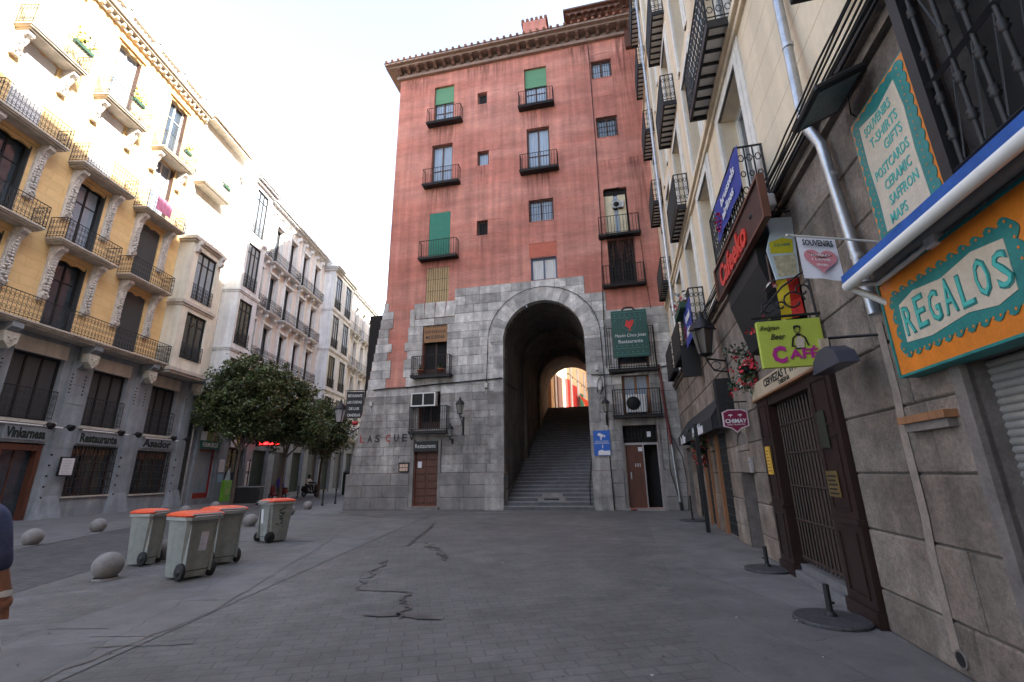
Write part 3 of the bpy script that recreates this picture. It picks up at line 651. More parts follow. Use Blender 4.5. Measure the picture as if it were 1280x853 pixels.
b=MB(); b.box(-7,6,13,13.4,0,14); b.build('wall',M_arc,ar)
SW=Matrix.Translation((-3.72,1.3,0))@Matrix.Rotation(radians(-13),4,'Z')
b=MB(); b.box(-.4,0,0,11.2,0,9); b.xf(SW); b.build('side_wall',M_arc,ar)
b=MB()
for r in (2.2,2.6,3.2): 
    b.tube([(-.2+r*cos(pi*k/16),12.96,2.0+r*sin(pi*k/16)) for k in range(17)],.06,6)
k0=len(b.v)
for i in range(5): b.box(0,.12,.8+i*2.3,1.2+i*2.3,0,5.2)
b.xf(SW,k0)
b.build('arch_moulding',M_trim,ar)
for y0_,y1_,h_,mm_ in ((1.3,2.9,3.4,M_wooddk),(3.7,5.2,3.6,col('red_door',(.55,.04,.03))),(5.9,7.5,3.3,col('red_door',(.55,.04,.03))),(8.2,9.6,2.8,M_green)):
    b=MB(); b.box(0,.06,y0_,y1_,0,h_); b.xf(SW); b.build('door',mm_,ar)
aw=MB(); aw.prism([(-1.9,2.3),(-1.5,1.6),(-1.2,.7),(-.3,.9),(-.6,1.3),(-1.3,1.8)],8,9.2)
aw.build('awning',col('orange_awning',(.75,.09,.03)),None,'folded orange awning at the top of the stairs','awning',mw=at(FF,.1,16.2,6.9))
b=MB()
for i in range(9):
    b.tube([(-2.6+i*.42,6,4.2-i*.42),(-2.6+i*.42,6,4.1-i*.42)],.05,6)
b.tube([(-3.2,6,4.8),(1.2,6,.7)],.025,5); b.build('string_of_lights',M_iron,None,'string of small dark bulbs crossing the opening at the stair top','string lights',mw=at(FF,0,16.2,6.78))
b=MB(); pts=[]
for k in range(14): pts.append((-3.68,.3+k*.42*1.0,1.0+k*.42*.415))
b.tube(pts,.03,6)
for k in range(0,14,4): b.tube([pts[k],(pts[k][0]-.14,pts[k][1],pts[k][2]-.1)],.02,5)
b.build('handrail',M_iron,None,'iron handrail along the left wall of the stair passage','handrail',mw=FF)
b=MB(); b.tube([(.12,-.12,1.0),(.12,1.6,1.66),(.12,5,3.0)],.03,6); b.tube([(.12,-.12,1.0),(.12,-.12,.2)],.03,6); b.build('handrail',M_iron,None,'iron handrail at the right edge of the stairs under the blue sign','handrail',mw=FF)

t=thing('added_shade_range','unseen tall cream building added right of the upper square to shade the arcade','building',at(FF,14,17,0)); b=MB(); b.box(0,8,0,30,6.5,34); b.build('wall',M_arc,t); b=MB(); b.box(-.3,8.3,-.3,30.3,34,34.5); b.build('cornice',M_slab,t)  # added out of view to keep the sun off the arcade facades
# ---------------- things on the red building
# restaurant sign board
a0,b0=KF(1.63,9.25,.62); a1,b1=KF(3.32,6.88,.62); sw=a1-a0; sh=b0-b1
t=thing('restaurant_sign','dark green restaurant board with red emblem hung on a balcony rail right of the arch','sign',at(FF,(a0+a1)/2,-.62,b1))
M_sg=col('green_sign_board',(.018,.075,.06),rough=.5); M_sgl=col('pale_green_line',(.10,.25,.20)); M_sgr=col('red_emblem',(.60,.05,.045)); M_sgw=col('white_lettering',(.72,.72,.72),var=.0)
b=MB(); b.cbox(-sw/2,sw/2,0,.1,0,sh,.01); b.build('board',M_sg,t)
b=MB()
for z in (.12,.42,sh-.12,sh-.36): b.box(-sw/2+.06,sw/2-.06,-.004,.002,z,z+.015)
for z in (.24,.54,sh-.24,sh-.5):
    for i in range(6): 
        x=-sw/2+.17+i*.235
        if z>1.5 and z<sh-.3 and 1<=i<=3: continue
        b.prism([(x,z-.035),(x+.035,z),(x,z+.035),(x-.035,z)],-.004,.002)
b.tube([(0+.3*cos(2*pi*k/20)-.02,-.003,1.58+.3*sin(2*pi*k/20)) for k in range(21)],.008,4); b.build('ornament',M_sgl,t)
b=MB(); b.prism([(-.2,1.52),(-.12,1.82),(.02,1.72),(.16,1.84),(.22,1.7),(.12,1.5),(.05,1.42),(.02,1.28),(-.03,1.4),(-.1,1.45)],-.008,.003); b.prism([(-.09,1.27),(.1,1.27),(.02,1.33)],-.008,.003); b.build('emblem',M_sgr,t)
b=MB(); text('Mesón Cinco Jotas',b,0,1.03,1.42,.2,shear=.3); text('Restaurante',b,.0,.76,1.1,.17); b.build('lettering',M_sgw,t)
b=MB(); b.tube([(-.3,.05,sh),(-.2,.05,sh+.12),(0,.05,sh+.16),(.2,.05,sh+.12),(.3,.05,sh)],.05,6); b.build('top_scroll',M_wooddk,t)
# black restaurant sign over the left door
t=thing('door_sign','black signboard with white lettering over the brown door','sign',at(FF,-7.8,-.19,2.72)); b=MB(); b.box(-.63,.63,0,.3,0,.5); b.build('board',M_black,t); b=MB(); text('Restaurante',b,0,.27,1.08,.2); b.build('lettering',M_sgw,t)
# painted letters
b=MB(); M_rl=col('faded_red_paint',(.36,.07,.06)); M_bl=col('faded_black_paint',(.04,.037,.035))
for ch,x,m in (('L',-11.35,0),('A',-10.92,1),('S',-10.5,1),('C',-9.9,0),('U',-9.45,1),('E',-9.0,1),('V',-8.62,1)): text(ch,b,x,3.43,.27,.38,-.0,.008,m,.02)
b.build('painted_lettering',[M_rl,M_bl],None,'painted words LAS CUEV in red and black on the stone wall','lettering',mw=at(FF,0,-.045,0))
# wooden sign inside the shop window
t=thing('window_sign','brown wooden signboard with dark lettering filling the top of the window above two flowerpots','sign',at(FF,-7.56,.02,8.38)); b=MB(); b.box(-.66,.66,0,.05,0,1.2); b.build('board',col('ochre_board',(.30,.16,.075)),t)
b=MB(); text('ARTESANIA',b,0,.92,1.15,.2,bold=.01); text('ESPAÑOLA',b,0,.6,1.15,.2,bold=.01); text('MODERNA',b,0,.28,1.05,.2,bold=.01); b.build('lettering',M_black,t)
# menu box
t=thing('menu_box','small black framed menu box lit with photographs on the wall left of the brown door','menu box',at(FF,-8.93,-.12,1.76)); b=MB(); b.box(-.28,.28,0,.09,0,.46); b.build('frame',M_black,t); b=MB()
for i in range(3):
    for j in range(2): b.box(-.22+i*.15,-.09+i*.15,-.004,.004,.05+j*.18,.2+j*.18)
b.build('menu_page',col('menu_page',(.6,.42,.32),var=.5,scale=14),t)
# blue camera sign
t=thing('surveillance_sign','blue notice with a white camera symbol and torn paper fixed beside the stairs','sign',at(FF,.79,-.14,2.34)); b=MB(); b.box(-.37,.37,0,.02,0,1.12); b.build('panel',col('blue_enamel',(.02,.12,.48),rough=.35),t)
b=MB(); b.prism([(-.2,.92),(.02,.80),(.1,.92),(-.12,1.02)],-.004,.002); b.prism([(.08,.84),(.14,.8),(.18,.88),(.12,.92)],-.004,.002); b.box(-.06,.0,-.004,.002,.7,.82); text('AREA VIGILADA POR',b,0,.64,.6,.05); text('CAMARAS DE SEGURIDAD',b,0,.57,.64,.05); b.box(-.36,.36,-.003,.002,.525,.535); text('i',b,.02,.4,.05,.16,bold=.03)
b.prism([(-.2,.02),(-.18,.2),(-.02,.26),(.1,.2),(.34,.22),(.35,.02)],-.005,.002); b.build('lettering',M_sgw,t)
# wall lanterns
def lantern_head(par,z0=0,s=1,glass=None):
    b=MB(); r0,r1,h=.11*s,.19*s,.42*s
    for k in range(4):
        a=pi/4+k*pi/2; b.bar((r0*cos(a),r0*sin(a),z0),(r1*cos(a),r1*sin(a),z0+h),.022*s)
    for r,z in ((r0,z0),(r1,z0+h)):
        for k in range(4): a=pi/4+k*pi/2; c=a+pi/2; b.bar((r*cos(a),r*sin(a),z),(r*cos(c),r*sin(c),z),.026*s)
    b.lathe([(r1*1.18,z0+h),(r1*.85,z0+h+.12*s),(.06*s,z0+h+.2*s),(.05*s,z0+h+.25*s),(.012,z0+h+.34*s)],seg=4)
    b.lathe([(.001,z0-.06*s),(.04*s,z0-.03*s),(r0*1.2,z0)],seg=8)
    vs=list(b.v); b.build('lantern_frame',M_iron,par)
    g=MB(); g.lathe([(r0*.93,z0+.01),(r1*.93,z0+h-.01)],seg=4,smooth=False); M=Matrix.Rotation(0,4,'Z'); g.build('lantern_glass',glass or mat('frosted_lantern_glass',(.30,.29,.26),.25,var=.15),par)
def wall_lantern(x,z,label,s=1,d=.55,low=1.0,grp='lanterns on the stone wall'):
    t=thing('wall_lantern',label,'lantern',at(FF,x,-d,z),grp); lantern_head(t,0,s)
    b=MB(); b.tube([(0,0,-.06),(0,.02,-.16),(0,d*.45,-.3*low),(0,d*.8,-.62*low),(0,d-.04,-.95*low)],.022,6); b.tube([(0,0,-.16),(0,d*.4,-.1),(0,d-.04,-.2)],.018,5); b.box(-.05,.05,d-.06,d-.03,-1.0*low,-.1); b.build('bracket',M_iron,t)
wall_lantern(-5.9,4.45,'tall iron lantern on a long bracket right of the grilled window',1.1,.6,1.0)
wall_lantern(-6.45,3.4,'small low iron lantern beside the brown door',.85,.4,.35)
wall_lantern(1.08,4.25,'iron lantern under the junction boxes left of the air conditioner balcony',.95,.5,.55)
# air conditioners
def aircon(mw,label,w=.92,h=.82,d=.32,white=True):
    t=thing('air_conditioner',label,'air conditioner',mw); b=MB(); b.cbox(-w/2,w/2,0,d,0,h,.015); b.build('casing',col('air_conditioner_white',(.62,.62,.60),rough=.5) if white else M_framew,t)
    b=MB(); b.lathe([(.31*h/.82,0),(.31*h/.82,.012),(.001,.012)],seg=24); b.xf(Matrix.Translation((-w*.14,.004,h/2))@Matrix.Rotation(pi/2,4,'X')); b.build('fan_opening',M_black,t)
    b=MB()
    for r in (.08,.15,.22,.29): b.tube([(-w*.14+r*cos(2*pi*k/20),-.018,h/2+r*sin(2*pi*k/20)) for k in range(21)],.005,4)
    for k in range(8): b.bar((-w*.14,-.018,h/2),(-w*.14+.3*cos(k*pi/4),-.018,h/2+.3*sin(k*pi/4)),.008)
    b.build('fan_guard',M_iron,t); b=MB(); b.box(-w/2+.06,-w/2+.26,.02,d-.02,-.05,0); b.box(w/2-.26,w/2-.06,.02,d-.02,-.05,0); b.build('foot',M_rubber,t)
aircon(at(FF,2.45,-.4,4.2),'white air conditioner standing on the balcony above the open door')
t=thing('air_conditioner','wide white framed twin air conditioner fixed over the grilled window above the black door sign','air conditioner',at(FF,-7.98,-.3,4.95)); b=MB()
b.box(-.66,.66,0,.34,0,.06); b.box(-.66,.66,0,.34,.64,.7); b.box(-.66,-.6,0,.34,.06,.64); b.box(.6,.66,0,.34,.06,.64); b.box(-.03,.03,0,.34,.06,.64); b.build('casing',M_framew,t)
b=MB(); b.box(-.6,.6,.04,.3,.06,.64)
for i in range(14): b.box(-.59,.59,.02,.04,.08+i*.04,.1+i*.04)
b.build('louvre',M_iron,t)
aircon(at(FF,2.45,-.02,15.0),'small white air conditioner on the sill of the beige balcony door',.6,.4,.16)
# flowerpots
def pot(mw,label,grp,r=.15):
    t=thing('flowerpot',label,'flowerpot',mw,grp); b=MB(); b.lathe([(.001,0),(r*.65,0),(r*.95,.24),(r*1.1,.24),(r*1.1,.3),(r*.85,.3),(r*.8,.26),(.001,.26)],seg=14); b.build('pot',M_terra,t)
    b=MB(); rr=random.Random(hash(label)%99)
    for i in range(26):
        a=rr.uniform(0,6.3); p=Vector((0,0,.28)); q=p+Vector((cos(a)*.16*rr.random(),sin(a)*.16*rr.random(),rr.uniform(.08,.3))); b.bar(p,q,.006); n=Vector((rr.uniform(-1,1),rr.uniform(-1,1),.5)).normalized(); u=n.orthogonal()*.045; v=n.cross(u); b.face([q-u,q-v*.6,q+u,q+v*.6])
    b.build('foliage',M_leaf,t)
_,zz=KF(0,6.65,.5)
pot(at(FF,-8.2,-.26,zz+.005),'terracotta flowerpot at the left end of the low balcony','flowerpots on the low balcony'); pot(at(FF,-7.1,-.26,zz+.005),'larger terracotta flowerpot at the right end of the low balcony','flowerpots on the low balcony',.18)
# cables, conduits and pipes on the facade
def cable(pts,label,r=.018,name='electrical_cable',m=None,mw=FF,cat='cable',grp=None):
    b=MB(); b.tube(pts,r,5); return b.build(name,m or M_rubber,None,label,cat,grp,mw=mw)
arc=[(AR[0]+2.85*cos(a),-.1,8.15+2.75*sin(a)) for a in [pi*(1-k/24) for k in range(25)]]
cable([(-4.72,-.1,5.9),(-4.66,-.1,7.0)]+arc+[(1.1,-.1,6.2),(1.12,-.1,3.6)],'black cable looping over the top of the great arch')
cable([(-10.9,-.09,5.95),(-10,-.1,6.0),(-9,-.08,6.0),(-7.5,-.1,6.07),(-6,-.09,6.12),(-4.5,-.1,6.17),(-3.9,-.1,6.2),(-3.86,.6,6.1),(-3.8,3.0,6.1)],'thick black cable bundle crossing the stone wall left of the arch',.035)
cable([(1.55,-.05,26.2),(1.56,-.05,20),(1.5,-.06,14),(1.35,-.07,11),(1.28,-.1,9),(1.25,-.1,6.4)],'thin dark conduit running down the plaster right of the arch',.022)
cable([(.5,-.1,6.1),(1.3,-.12,6.05),(2.5,-.1,6.1),(4.2,-.1,6.35)],'black cable bundle under the green board',.03)
cable([(.95,-.1,6.0),(.8,-.1,5.8),(.72,-.1,5.3),(.85,-.1,5.15),(1.0,-.1,5.4),(.98,-.1,5.9)],'loop of black cable below the junction box')
cable([(1.1,-.2,2.3),(1.14,-.2,.02)],'black conduit under the blue notice',.03)
cable([(3.62,-.09,6.3),(3.7,-.1,3.6),(3.64,-.22,1.6),(3.9,-.22,.3),(3.95,-.22,.02)],'black cable sagging beside the red downpipe')
cable([(3.78,-.1,3.3),(4.2,-.2,2.2),(4.28,-.22,1.2),(4.2,-.22,.02)],'black cable curving away to the corner')
cable([(3.4,-.1,13),(3.5,-.1,10),(3.55,-.1,9.2)],'thin cable hanging beside the upper balconies',.015)
b=MB(); b.tube([(3.62,-.12,6.4),(3.7,-.12,4.5),(3.8,-.13,2.75)],.055,8); t=b.build('downpipe',col('red_pipe',(.16,.03,.03),rough=.5),None,'red downpipe with a pale lower length right of the open door','downpipe',mw=FF)
b=MB(); b.tube([(3.8,-.22,2.74),(3.9,-.24,.35)],.05,8); b.tube([(3.9,-.24,.35),(3.92,-.24,.0)],.06,8,1); b.build('lower_pipe',[M_steel,M_rubber],t)
for x,z,l in ((-10.98,5.1,'pale junction box at the left corner of the stone wall'),(-4.72,5.75,'pale junction box left of the arch'),(.86,5.35,'white junction box right of the arch'),(.78,6.3,'small white alarm unit above the cable loop')):
    t=MB(); t.cbox(-.08,.08,0,.1,0,.24,.01); t.box(-.06,.06,-.01,0,.03,.2); t.tube([(0,.05,0),(0,.06,-.3)],.012,5); t.build('junction_box',col('pale_plastic_box',(.55,.54,.5)),None,l,'junction box','junction boxes on the stone wall',mw=at(FF,x,-.14,z))
# broom and dustpan at the open door
t=thing('broom','long handled red broom leaning by the open door','broom',at(FF,1.95,-.4,.02)); b=MB(); b.tube([(0,0,.06),(-.12,.16,1.2)],.012,6); b.build('handle',M_wooddk,t); b=MB(); b.box(-.14,.14,-.04,.04,.03,.07); b.box(-.13,.13,-.03,.03,0,.03,1); b.build('brush',[col('red_plastic',(.4,.05,.03)),M_rubber],t)
# swinging sign and lamp at the left corner
t=thing('hanging_sign','black board with white lettering projecting from the left corner of the red building','sign',Matrix.Translation((-8.62,24.7,4.62)))
b=MB(); b.box(-.46,.46,0,.1,0,1.42); b.build('board',M_black,t)
b=MB()
for i,s_ in enumerate(('RESTAURANTE','LAS CUEVAS','DE LUIS','CANDELAS')): text(s_,b,0,1.2-i*.35,.78 if i<2 else .55 if i==2 else .7,.15,bold=.01)
b.build('lettering',M_sgw,t); b=MB(); b.tube([(-.46,.05,1.5),(.9,.05,1.5)],.03,6); b.tube([(-.4,.05,-.02),(-.2,.05,-.5),(.2,.05,-.6),(.6,.05,-.3)],.02,5); b.build('bracket',M_iron,t)
b=MB(); b.ball((.1,.05,-.28),.18,10,6,sz=.7); b.build('painted_bull',col('red_enamel',(.5,.05,.05)),t)
b=MB(); rr=random.Random(8)
t=thing('corner_lantern','grey street lantern on a wall bracket beside the black hanging sign','lantern',Matrix.Translation((-9.55,25.2,4.45))); lantern_head(t,0,1.7,mat('milky_glass',(.5,.5,.5),.3)); b=MB(); b.tube([(0,0,-.1),(0,.1,-.45),(.5,.3,-.6),(1.1,.5,-.2)],.035,6); b.build('bracket',M_iron,t)
# ================================================================ YELLOW BUILDING (left)
YB=thing('yellow_building','yellow rendered apartment building with carved white consoles and iron balconies, left of the street','building',FL)
cols=[-11.75,-8.03,-4.33,-.63,3.1]; fl=[7.95,11.95,15.95,20.05]; tops=[11.42,15.5,19.9,24.1]
hol=[]
for c in cols:
    for f,t_ in zip(fl,tops): hol.append((c-.70,c+.70,f+.02,t_))
b=MB(); bands(b,-14,5.27,[7.9,24.9],hol,0,.38); b.box(-14,-13.98,.01,11,0,24.9); b.face([(-14,.45,24.9),(9.8,.45,24.9),(9.8,11,24.9),(-14,11,24.9)]); b.build('wall',M_yellow,YB)
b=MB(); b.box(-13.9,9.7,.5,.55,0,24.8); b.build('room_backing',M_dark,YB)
for i,c in enumerate(cols):
    for j,(f,t_) in enumerate(zip(fl,tops)):
        closed = (j>=2 and i<4 and not (i==3 and j==3)) or (i==4 and j in (0,1))
        if closed: o=window(YB,c-.7,c+.7,f+.02,t_,y=.14,fm=M_shutlt if j>=2 else M_shade,pm=M_shutlt if j>=2 else M_shade,blind=M_shutlt if j>=2 else M_shade,bh=1.0)
        else: o=window(YB,c-.7,c+.7,f+.02,t_,y=.3,fm=M_iron if j<2 else M_framew,pm=M_glass if (i+j)%2 else M_glassblue,rows=(.72,),shut=M_shade if j<2 else M_frame)
        b=MB()   # shaped lintel with an orange painted soffit band
        b.box(c-.9,c+.9,-.1,.0,t_+.05,t_+.32); b.prism([(c-.7,t_+.04),(c+.7,t_+.04),(c+.7,t_-.16),(c+.3,t_-.05),(c,t_-.16),(c-.3,t_-.05),(c-.7,t_-.16)],.02,.1)
        b.build('lintel',M_yel2,YB)
# carved consoles
def console(x,zt,h,par,w=.30,d=.55):
    b=MB(); rr=random.Random(int(x*7+zt*3))
    b.prism([(0,0),(-d,0),(-d,-.16),(-d*.72,-.3),(-.26,-.55),(-.17,-h*.55),(-.17,-h+.3),(-.26,-h+.18),(-.2,-h),(0,-h)],-w/2,w/2,axis='x')
    for yy,zz,r in ((-d*.78,-.2,.17),(-.2,-h+.15,.17)):
        for sx in (-1,1): b.tube([(sx*w*.36,yy+ (r-.02*k)*cos(k*.7),zz+(r-.02*k)*sin(k*.7)) for k in range(9)],.035,5)
    for k in range(int(h*7)):
        z=-.45-k*.135; 
        if z<-h+.25: break
        for sx in (-1,0,1): b.ball((sx*w*.3+rr.uniform(-.02,.02),-.2+ (-.06 if sx==0 else 0)-max(0,.5+z)*.4,z+rr.uniform(-.03,.03)),.065,6,4)
    b.tube([(-w*.5,-.16,-.4),(-w*.55,-.12,-h+.1)],.03,5); b.tube([(w*.5,-.16,-.4),(w*.55,-.12,-h+.1)],.03,5)
    b.xf(Matrix.Translation((x,0,zt))); return b.build('console',M_orna,par)
for i,c in enumerate(cols):
    for j in (0,1,2):
        hh=2.55 if j<2 else 1.2
        if j<2 or True:
            for sx in (-1.02,1.02): console(c+sx,fl[j+1]-.24,hh,YB)
# balconies
for i,c in enumerate(cols):
    for j in (1,2,3):
        hw=1.5 if j<3 else 1.32
        balcony(YB,c-hw,c+hw,fl[j],.78,1.0,style=1 if j<3 else 2,slabm=M_slab,mould=True,step=.15)
balcony(YB,-14,5.27,7.95,.85,1.02,style=1,slabm=M_slab,mould=True,step=.17)
# cornice, balustrade, urns
b=MB(); b.box(-14,5.3,-.14,.05,24.7,24.95); b.box(-14,5.3,-.36,.05,24.951,25.08); b.box(-14,5.3,-.48,.4,25.081,25.2)
x=-13.9
while x<5.2: b.box(x,x+.14,-.3,-.13,24.72,24.94); x+=.42
b.build('cornice',M_slab,YB)
b=MB(); b.box(-14,5.3,-.02,.3,25.2,25.4); b.box(-14,5.3,0,.26,26.2,26.32)
x=-13.8; k=0
while x<5.2:
    if k%8==0: b.box(x-.22,x+.22,-.05,.32,25.4,26.2); b.lathe([(.2,0),(.09,.1),(.24,.3),(.18,.45),(.05,.55)],(x,.13,26.33),8)
    else: b.lathe([(.05,0),(.09,.2),(.05,.5),(.04,.8)],(x,.13,25.4),6)
    x+=.26; k+=1
b.build('balustrade',M_slab,YB)
# mezzanine and ground floor of grey painted stone
op=[(-2.0,.2,4.12,6.9),(1.72,3.8,4.12,6.82),(5.5,7.5,4.05,6.75),(-1.55,.3,.02,3.16),(1.65,4.05,.9,3.16),(5.4,7.85,.84,3.12),(-5.7,-3.5,4.12,6.9),(-9.4,-7.2,4.12,6.9),(-5.6,-3.3,.9,3.16),(-9.3,-7,.9,3.16)]
b=MB(); bands(b,-14,9.85,[0,7.9],op,0,.35); b.box(-14,9.85,-.0,11,7.88,7.9); b.build('ground_floor_wall',M_grey,YB)
for xc in (-6.45,-2.75,.95,4.62,8.55):   # piers with masks and swags, battered foot
    b=MB(); w=.42
    b.mesh([(xc-w,-.12,.5),(xc+w,-.12,.5),(xc+w,-.1,7.0),(xc-w,-.1,7.0),(xc-w,.01,.5),(xc+w,.01,.5),(xc+w,.01,7.0),(xc-w,.01,7.0)],[(0,1,2,3),(0,3,7,4),(1,5,6,2),(3,2,6,7)])
    b.mesh([(xc-.62,-.3,0),(xc+.62,-.3,0),(xc+w,-.12,.95),(xc-w,-.12,.95),(xc-.62,.01,0),(xc+.62,.01,0),(xc+w,.01,.95),(xc-w,.01,.95)],[(0,1,2,3),(0,3,7,4),(1,5,6,2)])
    b.prism([(-.1,6.6),(-.1,7.88),(-.75,7.88),(-.75,7.55),(-.45,7.3),(-.3,6.8)],xc-.22,xc+.22,axis='x')
    for zz in (2.1,3.0,5.0,5.9): b.box(xc-w-.005,xc+w+.005,-.121,-.1,zz,zz+.015)
    pr=b.build('pier',M_grey,YB)
    b=MB(); b.prism([(xc-.3,7.35),(xc+.3,7.35),(xc+.26,6.95),(xc,6.68),(xc-.26,6.95)],-.62,-.28); b.ball((xc-.1,-.63,7.12),.05,6,4); b.ball((xc+.1,-.63,7.12),.05,6,4); b.ball((xc,-.65,7.02),.05,6,4); b.box(xc-.1,xc+.1,-.64,-.6,6.87,6.9)
    b.build('carved_mask',M_greylt,pr)
    b=MB()
    for sx in (-.32,.34):
        for k in range(6): b.ball((xc+sx,-.12,5.5+k*.17),.035,6,4)
    for k in range(5): b.ball((xc-.36,-.13,.9+k*.45),.05,6,4)
    b.build('swag',M_iron,pr)
b=MB()
for x0,x1,z0,z1 in op:
    if z0>4: b.box(x0-.05,x1+.05,-.05,.0,z1,z1+.62)
b.build('spandrel',M_greylt,YB)
b=MB()
for x0,x1,z0,z1 in op:
    if z0>4: b.box(x0-.1,x1+.25,-.16,.0,z0-.16,z0-.04)
b.build('sill',M_greylt,YB)
b=MB()
for x0,x1,z0,z1 in op:
    if z0>4:
        b.tube([(x0-.1,-.3,z0-.25),(x1+.4,-.3,z0-.25)],.035,6)
b.build('awning_bar',M_framew,YB)
for x0,x1,z0,z1 in op:
    if z0>4:
        o=window(YB,x0,x1,z0,z1,y=.25,kind='w',leaf=3,fm=M_iron,pm=M_shade,name='window'); r=MB(); railing(r,x0,x1,z0+.05,.08,1.25,style=1,step=.2); r.build('railing',M_iron,o)
    elif z0>.5:
        o=window(YB,x0,x1,z0,z1,y=.28,kind='w',leaf=3,fm=M_wooddk,pm=M_glass,name='window')
        r=MB(); n=14
        for i in range(n+1): r.bar((x0+(x1-x0)*i/n,-.02,z0),(x0+(x1-x0)*i/n,-.02,z1),.035)
        for i in range(7): r.bar((x0,-.02,z0+(z1-z0)*i/6),(x1,-.02,z0+(z1-z0)*i/6),.035)
        r.build('grille',M_iron,o)
        r=MB(); 
        for i in range(9): r.box(x0+.15+i*(x1-x0-.3)/9,x0+.15+i*(x1-x0-.3)/9+.14,.15,.2,z1-.42,z1-.12)
        r.build('bottle_display',M_woodlt,o)
        r=MB(); r.box(x0-.06,x1+.06,-.08,.0,z0-.07,z0); r.build('sill',M_greylt,o)
b=MB(); b.box(-1.5,-1.3,.05,.3,.02,3.1); b.box(.1,.28,.05,.34,.02,3.1); b.box(-1.3,.1,.05,.3,2.85,3.1); b.box(-1.3,.1,.32,.36,.02,2.85,1); b.box(-.62,-.58,.28,.34,.02,2.85); b.build('door',[M_wood,M_glass],YB)
for x0,x1,s_ in ((-1.55,.25,'Vinkarnesa'),(1.7,4.0,'Restaurante'),(5.45,7.8,'Asador')):
    t=thing('shop_sign','dark raised shop lettering above the %s'%('doorway' if x0<0 else 'left grilled window' if x0<3 else 'right grilled window'),'sign',at(FL,(x0+x1)/2,-.06,3.27)); b=MB(); b.box(-(x1-x0)/2,(x1-x0)/2,0,.05,0,.58); b.build('board',M_grey,t); b=MB(); text(s_,b,0,.28,(x1-x0)*.9,.44,bold=.045); b.build('lettering',col('dark_green_letter',(.012,.02,.016)),t)
t=thing('menu_board','black framed white menu board on the pier beside the shop doorway','menu board',at(FL,1.22,-.34,1.78)); b=MB(); b.box(-.36,.36,0,.06,0,.85); b.build('frame',M_black,t); b=MB(); b.box(-.3,.3,-.006,.0,.06,.79)
for i in range(9): b.box(-.24,.2-.04*(i%3),-.009,-.0065,.13+i*.07,.145+i*.07,1)
b.build('menu_page',[M_paper,col('grey_print',(.35,.33,.35))],t)
for x in (-.3,.62,3.35,4.45,7.05,8.2):
    t=thing('spotlight','dark round spotlight clamped to the bar above the %s'%{-.3:'shop doorway',.62:'pier right of the doorway',3.35:'left grilled window',4.45:'pier between the grilled windows',7.05:'right grilled window',8.2:'last grey pier'}[x],'spotlight',at(FL,x,-.5,3.95),'spotlights over the grey shopfront'); b=MB(); b.lathe([(.001,0),(.1,.02),(.15,.2),(.15,.24),(.001,.22)],seg=10); b.xf(Matrix.Rotation(radians(115),4,'X')); b.build('lamp_head',M_iron,t); b=MB(); b.bar((0,0,0),(0,.2,-.08),.03); b.build('arm',M_iron,t)
# projecting bay at the right end
b=MB(); bx0,bx1,by=5.32,8.06,-.9
bh=[(5.85,7.65,8.5,11.35),(5.85,7.65,12.25,15.45)]
start=len(b.v); bands(b,bx0,bx1,[7.75,16.05],bh,0,.25); b.xf(Matrix.Translation((0,by,0)),start)
b.box(bx0,bx0+.01,by,0,7.75,16.05); b.box(bx1-.01,bx1,by,0,7.75,16.05); b.face([(bx0,by,7.75),(bx1,by,7.75),(bx1,0,7.75),(bx0,0,7.75)])
b.build('bay',M_bay,YB)
b=MB()
for z,e,h in ((7.62,.16,.2),(11.75,.12,.2),(15.95,.2,.22)): b.box(bx0-e,bx1+e,by-e,.02,z,z+h); b.box(bx0-e*.5,bx1+e*.5,by-e*.5,.018,z-.14,z-.001)
b.build('bay_moulding',M_slab,YB)
for x0,x1,z0,z1 in bh:
    o=window(YB,x0,x1,z0,z1,y=by+.14,kind='w',leaf=3,fm=M_iron,pm=M_glassblue if z0>12 else M_glass,rows=(.78,)); r=MB(); railing(r,x0,x1,z0-.02,.06,.95,style=1,step=.16,y0=by); r.build('railing',M_iron,o)
for x in (5.6,7.85): console(x,15.9,.7,YB,.22,.3).location=(0,by,0)
# wall above the bay
b=MB(); hh=[(5.95,7.5,16.3,19.1),(5.95,7.5,20.4,23.2)]; bands(b,5.28,9.84,[7.9,25.0],hh,0,.3); b.build('bay_wall',M_bay,YB)
for x0,x1,z0,z1 in hh: window(YB,x0,x1,z0,z1,y=.12,fm=M_shutlt,pm=M_shutlt,blind=M_shutlt,bh=1.0)
balcony(YB,5.3,8.05,16.18,.88,.95,style=2,slabm=M_slab,mould=True,step=.2); balcony(YB,5.3,8.05,20.25,.8,.95,style=2,slabm=M_slab,mould=True,step=.2)
b=MB(); b.box(5.3,9.7,-.6,.1,25.0,25.2); b.box(5.2,9.8,-.75,.1,25.2,25.35); b.box(5.35,9.6,-.3,.3,25.351,26.2); b.build('bay_cornice',M_slab,YB)
